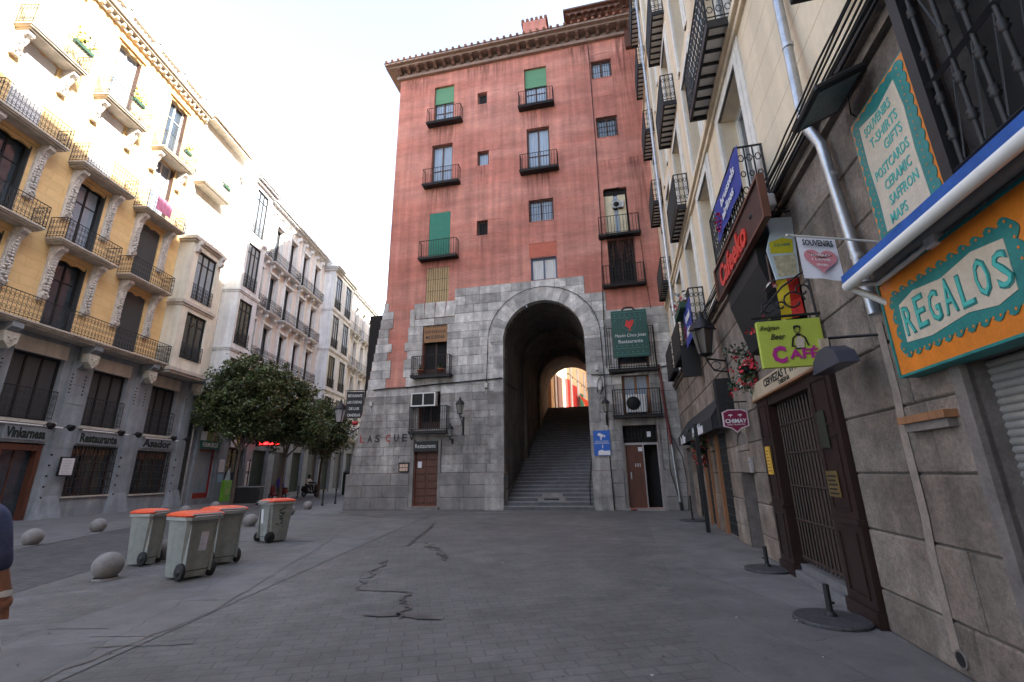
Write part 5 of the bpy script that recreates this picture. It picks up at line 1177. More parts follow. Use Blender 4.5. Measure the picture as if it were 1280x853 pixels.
for k in (0,1,2): fb.tube([(-.1+.03*k,-.007,.045-.03*k),(.02,-.007,-.01),(.1-.03*k,-.007,.02+.01*k)],.0025,4,0)
for i in range(len(fb.v)):
    a,c,d=fb.v[i]; fb.v[i]=(.02-c, -.57+a, -.085+d+.0+(-a)*.22)
fb.build('printed_heart',[M_black,col('faded_red_print',(.60,.22,.24)),M_framew],t)
# cafe sign (lime) hung at right angles to the wall
t=thing('cafe_sign','lime green hanging sign with purple CAFÉ and a painted waiter beside the flower basket','sign',at(FR,9.25,-.40,2.80))
def face_board(par,y0,y1,z0,z1,m,th=.03,name='board'): b=MB(); b.cbox(-th,th,y0,y1,z0,z1,.006); return b.build(name,m,par)
face_board(t,-.38,.34,0,.60,mat('lime_sign_paint',(.42,.50,.07),.5,var=.06,scale=3))
b=MB(); text('Belgian',b,-.22,.50,.22,.075,shear=.4); text('Beer',b,-.14,.39,.17,.075,shear=.4,bold=.01)
b.prism([(-.01,.25),(.015,.36),(.06,.40),(.09,.405),(.06,.385),(.03,.35),(.01,.25)],-.006,-.001); b.prism([(.19,.25),(.165,.36),(.12,.40),(.09,.405),(.12,.385),(.15,.35),(.17,.25)],-.006,-.001); b.box(.03,.14,-.006,-.001,.215,.235); b.prism([(.0,.25),(.05,.24),(.05,.255),(.0,.27)],-.006,-.001); b.prism([(.055,.40),(.075,.38),(.105,.38),(.12,.40),(.1,.41),(.07,.41)],-.006,-.001)
b.tube([(.085+.032*cos(a*.524),-.004,.455+.042*sin(a*.524)) for a in range(13)],.004,4); b.prism([(.045,.465),(.05,.51),(.085,.52),(.125,.505),(.125,.47),(.11,.49),(.065,.49)],-.01,-.002); b.box(.07,.078,-.008,-.002,.455,.462); b.box(.095,.103,-.008,-.002,.455,.462); b.box(.075,.1,-.008,-.002,.43,.435)
text('C',b,-.16,.16,.16,.22,-.004,.004,1,.05); text('AFÉ',b,.11,.17,.32,.15,-.004,.004,1,.03)
s0=len(b.v)
for i in range(len(b.v)):
    a,c,d=b.v[i]; b.v[i]=(.033-c,a-.02,d)
b.build('lettering',[M_black,mat('purple_letter',(.40,.02,.22),.5,var=.05)],t)
b=MB(); P=[(.1,.36),(.14,.365),(.135,.27),(.1,.27)]
for i in range(1): b.prism([(.045,.23),(.13,.23),(.145,.335),(.09,.38),(.04,.33)],-.0075,-.0062)
for i in range(len(b.v)):
    a,c,d=b.v[i]; b.v[i]=(.033-c,a-.02,d)
b.build('white_apron',M_crm,t)
b=MB(); b.tube([(0,.36,.66),(0,-.42,.66)],.018,6); b.bar((0,-.3,.6),(0,-.3,.66),.015); b.bar((0,.25,.6),(0,.25,.66),.015)
for r,c0,c1 in ((.14,.1,.85),(.09,.22,.98),(.06,-.05,.8),(.1,-.2,.78)): b.tube([(0,c0+r*cos(a*.6)*(1-a*.05),c1+r*sin(a*.6)*(1-a*.05)) for a in range(11)],.012,5)
b.tube([(0,.33,.5),(0,.31,1.3)],.016,6); b.tube([(0,.3,1.25),(0,.0,1.05),(0,-.3,.72)],.013,5); b.build('scroll_bracket',M_iron,t)
# header board
t=thing('header_board','cream wooden header board with black lettering over the cafe door','sign',at(FR,7.72,-.13,2.83)); b=MB(); b.box(-1.67,1.62,0,.13,0,.28); b.box(-1.68,1.63,-.02,.135,-.03,.0,1); b.build('board',[mat('aged_cream_board',(.42,.34,.24),.7,var=.15),M_woodlt],t)
b=MB(); text('CERVEZAS Y TAPAS',b,.1,.18,1.9,.13,bold=.02); text('TABERNA',b,.15,.065,.5,.07); b.build('lettering',M_black,t)
b=MB(); b.box(-.12,.12,0,.02,0,.46); 
for k in range(7): b.box(-.09,.09-.02*(k%3),-.003,.0,.05+k*.055,.065+k*.055,1)
b.build('yellow_menu',[mat('yellow_menu_card',(.62,.36,.05),.6),col('brown_print',(.2,.1,.03))],None,'yellow menu card on the left pilaster of the cafe door','menu',mw=at(FR,6.4,-.125,1.53))
# hanging oval/beer sign behind the flag
t=thing('beer_sign','pale blue and yellow beer sign on scrolled ironwork behind the white flag','sign',at(FR,9.0,-.2,4.05)); b=MB()
b.prism([(-.16,.0),(.12,.02),(.14,.3),(.17,.9),(-.15,.92),(-.13,.7),(-.21,.45)],-.02,.02,axis='x'); b.build('board',mat('pale_blue_sign_paint',(.42,.52,.58),.5,var=.06),t)
b=MB(); b.prism([(-.17,.38),(.1,.36),(.12,.56),(.0,.6),(-.17,.55)],.0205,.024,axis='x'); b.build('yellow_label',mat('yellow_label_paint',(.50,.46,.02),.5),t)
b=MB(); b.prism([(-.13,.03),(.1,.04),(.12,.34),(-.15,.34)],.0205,.024,axis='x'); b.build('pale_label',mat('stone_label_paint',(.40,.36,.24),.6,var=.4,scale=16),t)
b=MB(); text('Cerveza',b,0,.5,.2,.05,-.001,.003)
for i in range(len(b.v)):
    a,c,d=b.v[i]; b.v[i]=(.024-c,a-.02,d)
b.build('lettering',M_teal,t)
b=MB(); b.tube([(0,.2,1.0),(0,-.26,1.02)],.014,6); b.tube([(0,.2,1.4),(0,.2,-.4)],.02,6)
for c0,c1,r in ((-.1,1.1,.08),(.1,1.13,.09),(.0,1.2,.06)): b.tube([(0,c0+r*cos(a*.6),c1+r*sin(a*.6)) for a in range(10)],.01,5)
b.build('bracket',M_iron,t)
b=MB(); b.cbox(-.1,.1,-.12,.1,0,.2,.02); b.tube([(0,-.05,.1),(.05,-.15,.2)],.05,8); b.ball((-.1,-.12,-.02),.11,10,6,1,sz=.6); b.build('floodlamp',[M_framew,M_iron],None,'small white and grey lamp on top of the ironwork by the ledge','lamp',mw=at(FR,9.0,-.3,5.12))
# chimay-shaped shield
t=thing('shield_sign','crimson shield shaped hanging sign with white lettering, hung from an iron bar','sign',at(FR,5.2,-.29,2.33)); P=[(-.0,0),(.08,.08),(.24,.13),(.24,.42),(.13,.47),(-.13,.47),(-.24,.42),(-.24,.13),(-.08,.08)]
b=MB(); b.prism(P,-.02,.02,axis='x'); b.build('white_edge',mat('pale_pink_edge',(.62,.52,.55),.5),t)
b=MB(); b.prism([(x*.9,(z-.25)*.9+.25) for x,z in P],-.023,.023,axis='x'); b.build('crimson_panel',mat('crimson_enamel',(.20,.012,.05),.4,var=.05),t)
b=MB(); text('CHIMAY',b,0,.235,.40,.085,bold=.03); text('PÈRES TRAPPISTES',b,0,.165,.33,.035)
for sx in (-.09,.09): b.prism([(sx-.045,.345),(sx-.02,.375),(sx,.36),(sx+.02,.375),(sx+.045,.345),(sx+.01,.345),(sx,.30),(sx-.01,.345)],-.004,.0)
for i in range(len(b.v)):
    a,c,d=b.v[i]; b.v[i]=(.024-c,a,d)
b.build('lettering',M_paper,t)
b=MB(); b.tube([(0,.28,.62),(0,-.32,.62)],.016,6)
for y in (-.12,.1): b.tube([(0,y,.62),(0,y+.01,.54),(0,y,.46)],.007,5)
b.build('bracket',M_iron,t)
# street lantern on the right wall
t=thing('wall_lantern','large black four sided lantern on a scrolled bracket beside the flowers','lantern',at(FR,4.0,-.47,4.27)); lantern_head(t,0,1.45,mat('smoky_glass',(.13,.115,.10),.2,var=.1)); b=MB(); b.tube([(0,0,-.1),(0,.5,-.2)],.025,6); b.tube([(0,0,-.12),(0,.15,-.4),(0,.46,-.45)],.02,6); b.tube([(0,.2+.1*cos(a*.6),-.28+.1*sin(a*.6)) for a in range(11)],.012,5); b.box(-.06,.06,.43,.47,-.6,-.1); b.box(-.14,.14,.1,.44,-1.7,-.62,0); b.build('bracket',M_iron,t)
# flower basket and flowers over the cafe sign
def flowers(mw,label,n,sz,seed,sh=(.3,.3,.4),grp='flower baskets outside the cafe'):
    t=thing('hanging_basket',label,'flower basket',mw,grp); rr=random.Random(seed); b=MB()
    cl=[(Vector((rr.gauss(0,sh[0]*.5),rr.gauss(0,sh[1]*.5),rr.uniform(-sh[2],sh[2]))),rr.choice((0,0,0,1,1,2,3))) for _ in range(40)]
    for i in range(n):
        c,k=rr.choice(cl); p=c+Vector((rr.gauss(0,.05),rr.gauss(0,.05),rr.gauss(0,.06))); nn=Vector((rr.uniform(-1,1),rr.uniform(-1,1),rr.uniform(-.5,1))).normalized(); s_=rr.uniform(.6,1.2)*sz; u=nn.orthogonal().normalized()*s_; v=nn.cross(u)*.75
        b.face([p-u,p-v,p-u*-.2-v*.8,p+u,p+v,p+v*.5-u*.6],k if k and rr.random()<.7 else 0)
    b.build('foliage',[mat('basket_leaf',(.035,.07,.03),.55,var=.4,island=.5),M_rfl,M_wfl,mat('crimson_flower',(.30,.01,.03),.6)],t,fix=False)
    b=MB(); b.lathe([(.02,-.12),(.12,-.08),(.17,.05)],seg=10); b.tube([(0,0,.1),(0,0,.5)],.006,4); b.build('basket',M_iron,t)
flowers(at(FR,6.15,-.17,3.42),'trailing basket of red and white flowers left of the lime sign',900,.035,5,(.16,.24,.42))
flowers(at(FR,8.2,-.15,3.62),'row of dark red and white flowers on top of the ironwork over the cafe sign',600,.03,6,(.5,.25,.10))
flowers(at(FR,.9,-.35,2.2),'green trailing plant hanging under the far end of the black awning',500,.04,9,(.25,.15,.5))
flowers(at(FR,-.6,-.3,2.4),'dark ivy hanging at the far shop doorway',400,.04,10,(.25,.12,.5))
# belgian flag and globe lamp in the recess
t=thing('national_flag','black yellow and red striped flag hanging in front of the dark recess above the flowers','flag',at(FR,8.78,0,3.55)); b=MB()
for k in range(3):
    for j in range(6):
        def fp(e,jj): y=-.44+.145*(k+e); zt=.46+(k+e)*.13; zb=-.02+.02*(k+e); return (.02*sin(jj*1.3+y*14),y-.02*jj/6,zt+(zb-zt)*jj/6)
        b.face([fp(0,j),fp(1,j),fp(1,j+1),fp(0,j+1)],k,True)
b.build('cloth',[M_black,mat('yellow_flag_cloth',(.62,.45,.02),.8),mat('red_flag_cloth',(.55,.03,.02),.8)],t,fix=False); b=MB(); b.tube([(0,.0,.92),(0,-.48,.42)],.01,5); b.build('pole',M_wooddk,t)
t=thing('globe_lamp','round white globe lamp with a small red mark hanging above the striped flag','lamp',at(FR,8.7,-.32,4.06)); b=MB(); b.ball((0,0,0),.085,16,12); b.build('globe',mat('opal_glass',(.55,.5,.46),.3,var=.05),t); b=MB(); b.tube([(0,0,.08),(0,0,.5)],.02,8); b.lathe([(.055,.07),(.04,.10),(.001,.11)],seg=10); b.build('fitting',M_wooddk,t); b=MB(); b.tube([(.086,.0+.026*cos(a*.6),.026*sin(a*.6)) for a in range(9)],.006,4); b.build('mark',M_rfl,t)
# Cafeeko box sign
t=thing('cafe_box_sign','long brown framed box sign with glossy red letters beneath the blue banner','sign',at(FR,7.9,-.5,4.78)); b=MB()
b.box(-1.55,1.55,.0,.05,0,.58); b.build('box',mat('dark_sign_panel',(.03,.016,.014),.4),t)
b=MB()
for q in ((-1.6,1.6,-.03,.06,-.035,.0),(-1.6,1.6,-.03,.06,.58,.62),(-1.6,-1.55,-.03,.06,0,.58),(1.55,1.6,-.03,.06,0,.58)): b.box(*q)
b.build('frame',mat('chestnut_frame',(.13,.05,.03),.5),t)
b=MB(); text('Cafeeko',b,-.25,.28,1.9,.42,-.002,.02,0,.03); b.build('lettering',mat('red_gloss_letter',(.62,.03,.02),.3,var=.05),t)
b=MB(); b.prism([(.07,.5),(.48,.5),(.48,-1.25),(.3,-1.2),(.08,-.3)],-1.2,.72,axis='x'); b.build('folded_awning',M_black,t)
# banners on the balcony railings
def banner(mw,label,w,h,lines,m,stars=True,grp='blue banners tied to balcony railings'):
    t=thing('banner',label,'banner',mw,grp); b=MB(); n=10; vs=[(-w/2+w*i/n,.012*sin(i*1.7+j),h*j/3) for i in range(n+1) for j in range(4)]
    b.mesh(vs,[(i*4+j,i*4+j+1,i*4+j+5,i*4+j+4) for i in range(n) for j in range(3)],0,True); b.build('cloth',m,t,fix=False)
    b=MB(); 
    for k,l_ in enumerate(lines): text(l_,b,.1*w+.06*w*k*-1,h*(.66-.36*k),w*(.55 if k==0 else .45),h*.24,-.018,.004,0,.02)
    b.build('lettering',M_paper,t)
    b=MB(); rr=random.Random(1)
    for k in range(12): a=k*pi/6; b.lathe([(.001,0),(.028+.01*(k%3),0),(.001,.002)],(-w*.36+.13*cos(a)*1.3,-.02,h*.42+.14*sin(a)),8)
    for k in range(12):
        a=k*pi/6; x=-w*.34+.17*cos(a); z=h*.36+.16*sin(a); r=.02+.004*(k%3); b.prism([(x+r*cos(q*pi/3),z+r*sin(q*pi/3)) for q in range(6)],-.024,-.018)
    b.build('dot_ring',mat('magenta_dots',(.60,.02,.12),.5),t)
M_bl2=mat('blue_banner_cloth',(.025,.04,.26),.75,var=.08)
banner(at(FR,7.75,-.46,5.78),'large blue banner with white lettering on the balcony above the brown box sign',1.9,.70,['brussels','airlines'],M_bl2)
banner(at(FR,2.0,-.46,5.15),'smaller blue banner on the far balcony behind the black lantern',1.5,1.1,['brussels','airlines'],M_bl2)
planter(at(FR,1.3,-.52,6.2),'stack of planters with small plants on the far balcony rail above the smaller banner',1.4,(M_leaf,M_wfl,M_rfl),120,7,'planters on the cream building',r=.12)
# floodlight, black box at top, arm lamp
t=thing('floodlight','square black floodlight tilted outwards beside the souvenir board','floodlight',at(FR,11.1,-.34,5.05)); b=MB(); b.cbox(-.30,.30,-.24,.24,-.03,.03,.015); b.box(-.2,.2,.0,.22,.03,.1); b.build('casing',M_iron,t,mw=None); b=MB(); b.box(-.24,.24,-.2,.2,-.034,-.029); b.build('glass',mat('floodlight_glass',(.16,.2,.18),.12,var=.2,scale=4),t); b=MB(); b.tube([(0,.2,.05),(0,.36,.12)],.02,6); b.build('arm',M_iron,t); t.rotation_mode='QUATERNION'; t.matrix_world=at(FR,11.1,-.34,5.05)@Matrix.Rotation(radians(22),4,'X')
t=thing('floodlight','black floodlight casing high above the cable ledge at the top of the frame','floodlight',at(FR,11.6,-.36,6.1)); b=MB(); b.cbox(-.28,.28,-.2,.2,-.05,.05,.015); b.build('casing',M_iron,t); b=MB(); b.tube([(0,.18,0),(0,.38,-.05)],.02,6); b.build('arm',M_iron,t)
t=thing('arm_lamp','black shaded lamp on a straight arm beside the orange sign','lamp',at(FR,10.05,-.33,2.60)); b=MB(); b.prism([(-.34,0),(.34,0),(.27,.13),(.1,.22),(-.1,.22),(-.27,.13)],-.09,.09); b.build('shade',mat('slate_metal',(.05,.05,.07),.4),t); b=MB(); b.tube([(0,0,.2),(0,0,.33),(.45,.42,.22)],.016,6); b.build('arm',M_iron,t)
# big iron window grille top right
t=thing('window_grille','heavy black iron window grille with turned bars above the awning','grille',at(FR,12.0,-.14,3.56)); b=MB()
for k in range(12):
    x=.06+k*.19; b.tube([(x,0,0),(x,0,1.74)],.017,6)
    for z in (.25,.55,.95,1.35): b.lathe([(.017,-.05),(.034,-.02),(.024,0),(.034,.02),(.017,.05)],(x,0,z),8)
    b.tube([(x,.01,.0),(x+.19,.01,.85),(x,.01,1.74)],.008,4)
for z in (0,.72,1.74): b.bar((0,0,z),(2.3,0,z),.04)
b.build('grille',M_iron,t); b=MB(); b.box(0,2.2,.3,.34,.02,1.7); b.build('window_pane',M_dark,t)
b=MB(); 
for k in range(9): rr=random.Random(k); x=.15+k*.22; z=rr.uniform(.2,1.5); b.prism([(x,z),(x+.09,z+.03),(x+.08,z+.13),(x-.01,z+.1)],.27,.28)
b.build('paper_scraps',M_paper,t)
b=MB(); b.box(-.12,-.02,-.02,.1,-.05,1.8); b.build('frame_post',M_iron,t)
# black shop awning at the far end
t=thing('shop_awning','black sloping shop awning with white lettering at the far end of the cream building','awning',at(FR,-.2,0,2.55)); b=MB(); b.prism([(0,.95),(-.45,.30),(-.45,0),(-.42,0),(-.42,.28),(0,.9)],-3.7,3.7,axis='x'); 
for xx in (-3.7,3.69): b.prism([(0,.95),(-.45,.3),(-.45,.02),(-.0,.02)],xx,xx+.01,axis='x')
b.build('canopy',mat('black_canvas',(.022,.022,.026),.75),t)
b=MB(); text('Mushibles',b,1.35,.17,2.0,.30,-.455,.006,0,.05); text('La Mar',b,-2.2,.15,1.4,.3,-.455,.006,0,.05); b.build('lettering',M_paper,t)
for x,z,l in ((.6,5.0,'black iron scroll bracket sign high beside the far balcony'),):
    pass
t=thing('black_panel_sign','tall narrow black sign panel projecting near the far corner above the awning','sign',at(FR,.9,-.3,4.35)); b=MB(); b.box(-.06,.06,-.3,.22,0,.95); b.build('board',M_black,t); b=MB(); b.tube([(0,.3,.98),(0,-.42,.98)],.015,5); b.tube([(0,.3,.2),(0,-.5,.22)],.012,5); b.tube([(0,.28,-.2),(0,.28,1.8)],.02,5); b.build('bracket',M_iron,t)
t=thing('mailbox','small grey intercom box beside the arched side doorway','mailbox',at(FR,4.95,-.1,1.55)); b=MB(); b.cbox(-.07,.07,0,.07,0,.3,.01); b.build('box',col('grey_metal_box',(.3,.28,.27)),t); b=MB(); b.box(-.04,.04,-.004,.001,.2,.22); b.build('slot',M_black,t)
# ================================================================ STREET THINGS
def T(x,y,z=0,rz=0): return Matrix.Translation((x,y,z))@Matrix.Rotation(rz,4,'Z')
# wheeled bins
def make_bin():
    t=thing('wheeled_bin','','wheeled bin',T(0,0),'grey wheeled bins with orange lids'); b=MB()
    def ring(w,d,z,c=.05): return [(-w+c,-d,z),(w-c,-d,z),(w,-d+c,z),(w,d-c,z),(w-c,d,z),(-w+c,d,z),(-w,d-c,z),(-w,-d+c,z)]
    rs=[ring(.215,.25,.03),ring(.225,.26,.1),ring(.262,.31,.80),ring(.272,.322,.93)]; vs=[p for r in rs for p in r]; fs=[tuple(range(7,-1,-1))]
    for i in range(3):
        for k in range(8): fs.append((i*8+k,i*8+(k+1)%8,(i+1)*8+(k+1)%8,(i+1)*8+k))
    b.mesh(vs,fs)
    for sx in (-1,1): b.box(sx*.2-.012,sx*.2+.012,-.33,-.24,.1,.85)   # back ribs
    b.build('body',M_bin,t)
    b=MB(); vs=[];
    for z,e in ((.91,.0),(.915,.03),(.965,.03),(.97,.0)): vs+=ring(.278+e,.33+e,z,.06)
    fs=[tuple(range(7,-1,-1)),tuple(range(24,32))]
    for i in range(3):
        for k in range(8): fs.append((i*8+k,i*8+(k+1)%8,(i+1)*8+(k+1)%8,(i+1)*8+k))
    b.mesh(vs,fs); b.tube([(-.2,-.34,.95),(-.2,-.43,.97),(.2,-.43,.97),(.2,-.34,.95)],.016,6); b.build('rim',M_binrim,t)
    b=MB(); vs=[]
    for z,e in ((.972,.035),(.995,.045),(1.03,.0),(1.05,-.08),(1.055,-.16)): vs+=ring(.278+e,.33+e,z,.07)
    fs=[tuple(range(7,-1,-1)),tuple(range(32,40))]
    for i in range(4):
        for k in range(8): fs.append((i*8+k,i*8+(k+1)%8,(i+1)*8+(k+1)%8,(i+1)*8+k))
    b.mesh(vs,fs); b.cbox(-.14,.14,.36,.42,.985,1.01,.008); l=b.build('lid',M_orange,t)
    h=MB(); h.tube([(-.24,-.36,1.0),(.24,-.36,1.0)],.018,8); h.build('hinge',M_binrim,l)
    for sx in (-1,1):
        b=MB(); b.lathe([(.03,-.03),(.115,-.03),(.13,-.02),(.13,.02),(.115,.03),(.03,.03)],seg=20); b.xf(Matrix.Translation((sx*.24,-.25,.13))@Matrix.Rotation(pi/2,4,'Y')); wv=b.build('wheel',M_rubber,t)
        g=MB(); g.lathe([(.001,-.033),(.06,-.034),(.06,.034),(.001,.033)],seg=14); g.xf(Matrix.Translation((sx*.24,-.25,.13))@Matrix.Rotation(pi/2,4,'Y')); g.build('hub',M_iron,wv)
    b=MB(); b.tube([(-.26,-.25,.13),(.26,-.25,.13)],.016,6); b.build('axle',M_iron,t)
    return t
b0=make_bin()
lst=[(-7.3,9.7,82,'grey wheeled bin with orange lid farthest left, beside the hidden stone ball'),(-5.56,8.45,62,'largest nearest grey bin with orange lid and a white sticker on its side'),(-5.85,9.75,55,'grey bin with orange lid half hidden behind the nearest bin'),(-6.3,12.8,-32,'lone grey bin with orange lid, a paper strip and black graffiti, standing apart')]
bins=[]
for i,(x,y,a,l) in enumerate(lst):
    m=T(x,y,.012,radians(a))
    if i==0: m=m@Matrix.Diagonal((.74,.74,.97,1)); b0.matrix_world=m; b0['label']=l; bins.append(b0)
    else: bins.append(copytree(b0,m,l))
def ribbon(par,x0,x1,y,z0,z1,m,name): b=MB(); b.face([(x0,y-.0,z0),(x1,y,z0),(x1,y-.02,z1),(x0,y-.02,z1)]); return b.build(name,m,par)
st=MB()
def sidesticker(par,name,m,ax,sgn,u0,u1,z0,z1):
    b=MB(); f=lambda z:(.225+(z-.1)/.7*.037 if ax=='x' else .26+(z-.1)/.7*.05)+.004
    if ax=='x': b.face([(sgn*f(z0),u0,z0),(sgn*f(z0),u1,z0),(sgn*f(z1),u1,z1),(sgn*f(z1),u0,z1)])
    else: b.face([(u0,sgn*f(z0),z0),(u1,sgn*f(z0),z0),(u1,sgn*f(z1),z1),(u0,sgn*f(z1),z1)])
    b.build(name,m,par)
sidesticker(bins[1],'sticker',col('printed_white_sticker',(.55,.53,.6),var=.2,scale=20),'y',-1,-.02,.1,.42,.72)
sidesticker(bins[3],'paper_strip',M_paper,'y',-1,-.16,-.06,.45,.8)
b=MB(); rr=random.Random(6)
for k in range(9):
    a=(.0+rr.uniform(-.1,.1),.35+k*.05); c=(rr.uniform(-.12,.12),.35+k*.05+rr.uniform(-.06,.1)); f=lambda z:.225+(z-.1)/.7*.037+.006; b.bar((f(a[1]),a[0],a[1]),(f(c[1]),c[0],c[1]),.014)
b.build('graffiti',M_black,bins[3])
# stone balls
bm_=None
balls=[(-6.88,8.42,'nearest stone ball bollard, alone on the near edge of the road'),(-7.12,10.2,'stone ball bollard half hidden between the two left bins'),(-8.97,16.5,'stone ball bollard behind the half hidden bin'),(-9.85,21.2,'small looking stone ball bollard just right of the lone bin'),(-10.45,24.4,'stone ball bollard beside the iron posts near the red building'),(-12.45,12.65,'stone ball bollard on the far side of the road behind the person'),(-13.3,15.55,'stone ball bollard on the far side of the road in front of the first pier'),(-14.3,18.7,'stone ball bollard far across the road, behind the left bin lid'),(-15.0,22.0,'stone ball bollard across the road showing above the bin lids'),(-15.9,25.6,'farthest stone ball bollard across the road under the tree')]
for i,(x,y,l) in enumerate(balls):
    if i==0:
        b=MB(); b.ball((0,0,.21),.22,28,18,sz=.97); b.lathe([(.19,-.02),(.17,.03)],(0,0,0),16); bm_=b.build('ball_bollard',M_ball,None,l,'bollard','stone ball bollards',mw=T(x,y)); 
    else: o=bm_.copy(); sc.collection.objects.link(o); o.matrix_world=T(x,y,0,i*1.3); o['label']=l
# iron posts
p0=None
for i,(x,y,l) in enumerate([(-11.0,27.6,'short iron post nearest the stone ball by the red building'),(-10.9,29.3,'second short iron post along the kerb toward the corner'),(-10.95,31.4,'third short iron post closest to the red building corner'),(-15.5,29.0,'short iron post on the far kerb near the tree trunk'),(-16.4,33.2,'short iron post on the far kerb beside the blue scooter'),(-17.4,38.5,'short iron post on the far kerb before the rider'),(-14.5,44,'distant short iron post by the far barrier'),(-12.8,37,'short iron post midway down the near kerb')]):
    if p0 is None:
        b=MB(); b.lathe([(.07,0),(.07,.1),(.045,.13),(.042,.82),(.055,.84),(.055,.88),(.03,.93),(.001,.94)],seg=12); p0=b.build('iron_post',M_iron,None,l,'bollard','short iron posts',mw=T(x,y))
    else: o=p0.copy(); sc.collection.objects.link(o); o.matrix_world=T(x,y); o['label']=l
# parasol bases
def pbase(mw,label,r=.42,h=.36):
    t=thing('parasol_base',label,'parasol base',mw,'empty round parasol bases'); b=MB(); b.lathe([(.001,.0),(r,.0),(r,.022),(r-.02,.034),(.06,.05),(.001,.05)],seg=40,smooth=False); b.build('disc',mat('worn_black_disc',(.05,.05,.052),.6,var=.6,scale=22),t)
    b=MB(); b.tube([(0,0,.04),(.0,0,h)],.032,12); b.lathe([(.06,.045),(.06,.07),(.036,.09)],seg=12); b.box(.03,.07,-.01,.01,.16,.18); b.build('pole_socket',M_black,t)
pbase(T(3.46,5.66,.008,.2),'nearest round black parasol base in front of the cafe door',.38,.36); pbase(T(4.2,8.35,.008,2),'middle round black parasol base left of the cafe door',.36,.36); pbase(T(5.95,16.3,.008,1),'farthest rust coloured parasol base by the black awning',.42,.8)
b=MB(); b.box(-.06,.06,-.05,.05,0,2.9); b.build('awning_post',M_black,None,'black square post under the near end of the black awning','post',mw=at(FR,1.2,-.5,.01))

# trees
def tree(x,y,trunk_top,crowns,n,seed,label,trunk=None):
    rr=random.Random(seed); t=thing('street_tree',label,'tree',T(x,y),'evergreen trees along the far pavement'); b=MB()
    b.tube([(0,0,-.05),(.02,0,.5),(.0,.02,1.6),(.06,0,trunk_top)],.13,9,r2=.085)
    for c,r in crowns:
        cv=Vector(c); s_=Vector((.06,0,trunk_top)); m_=s_.lerp(cv,.5)+Vector((rr.uniform(-.2,.2),rr.uniform(-.2,.2),-.1)); b.tube([s_,s_.lerp(m_,.5),m_,m_.lerp(cv,.6),cv],.07,6,r2=.02)
        for k in range(5):
            q=cv+Vector((rr.uniform(-1,1),rr.uniform(-1,1),rr.uniform(-.6,1)))*r*.7; b.tube([m_,m_.lerp(q,.6),q],.03,5,r2=.008)
    b.build('trunk',M_bark,t)
    b=MB(); tot=sum(r**2 for _,r in crowns)
    for c,r in crowns:
        cv=Vector(c); nc=int(46*r); clumps=[]
        for k in range(nc):
            d=Vector((rr.gauss(0,1),rr.gauss(0,1),rr.gauss(0,.85))).normalized(); clumps.append((cv+d*r*(rr.random()**.45)*rr.uniform(.8,1.28),rr.uniform(.14,.62)*min(1,r)))
        m=int(n*r*r/tot)
        for k in range(m):
            p,cr=rr.choice(clumps); p=p+Vector((rr.gauss(0,.5),rr.gauss(0,.5),rr.gauss(0,.42)))*cr
            nn=Vector((rr.gauss(0,.7),rr.gauss(0,.7),rr.uniform(.0,1.2))).normalized(); s_=rr.uniform(.055,.115); u=nn.orthogonal().normalized(); a=rr.uniform(0,6.3); v=nn.cross(u); u,v=(u*cos(a)+v*sin(a))*s_*1.25,(v*cos(a)-u*sin(a))*s_*.55
            b.face([p-u,p-v,p+u,p+v],1 if rr.random()<.12 else 0)
    b.build('crown',[M_leaf,mat('pale_blossom_leaf',(.17,.17,.085),.6,var=.3,island=.3)],t,fix=False)
tree(-17.6,29.9,3.2,[((-1.3,0,5.6),1.5),((-1.7,.3,7.0),1.3),((-.2,0,8.0),1.75),((.9,-.2,6.6),1.6),((-.3,.5,5.2),1.5),((1.5,.3,8.0),1.2),((.9,.6,5.0),1.1)],27000,4,'nearest bushy evergreen street tree with its trunk behind the bins')
tree(-16.4,33.5,2.9,[((-.6,0,5.2),1.6),((.9,.3,6.3),1.5),((1.7,0,4.9),1.3),((.2,0,7.6),1.2)],21000,5,'middle evergreen street tree joining the crowns of its neighbours')
tree(-15.8,38.5,3.0,[((-1.0,0,5.6),1.5),((.5,.3,5.9),1.5),((1.3,0,4.9),1.2),((-.4,0,7.0),1.1),((.2,0,4.3),1.2)],19000,6,'farthest evergreen street tree, beside the black hanging sign')
# green street cabinet, planter, barrier, thin posts
t=thing('poster_stand','bright green waste stand against the pier beside the red shopfront','poster stand',at(FL,12.95,-.55,0)); b=MB(); b.cbox(-.42,.42,-.12,.12,.05,1.45,.03); b.build('body',mat('lime_green_plastic',(.16,.42,.03),.5,var=.1),t); b=MB(); b.prism([(-.3,1.45),(-.12,1.95),(.12,2.3),(.3,1.45)],-.02,.02); b.build('torn_poster',mat('pale_teal_poster',(.38,.50,.52),.7,var=.3,scale=6),t); b=MB(); b.box(-.25,.25,-.125,-.12,.5,.9); b.build('panel',col('pale_green_panel',(.3,.5,.12)),t)
t=thing('waste_container','low dark container with a pale lid on the pavement beside the tree','container',T(-17.6,31.8,.005,.1)); b=MB(); b.cbox(-.75,.75,-.4,.4,0,.95,.03); b.build('body',M_iron,t); b=MB(); b.cbox(-.78,.78,-.43,.43,.951,1.05,.04); b.build('lid',col('grey_lid',(.17,.17,.18)),t)
t=thing('barrier','grey steel pedestrian barrier far down the street','barrier',T(-14.6,47,.005,.15)); b=MB(); b.tube([(-1.1,0,0),(-1.1,0,1.1),(1.1,0,1.1),(1.1,0,0)],.025,6)
for k in range(14): b.bar((-1.0+k*.155,0,.2),(-1.0+k*.155,0,1.1),.02)
b.build('frame',M_steel,t); b=MB(); b.tube([(-1.1,-.3,0),(-1.1,.3,0)],.02,5); b.tube([(1.1,-.3,0),(1.1,.3,0)],.02,5); b.build('foot',M_steel,t)
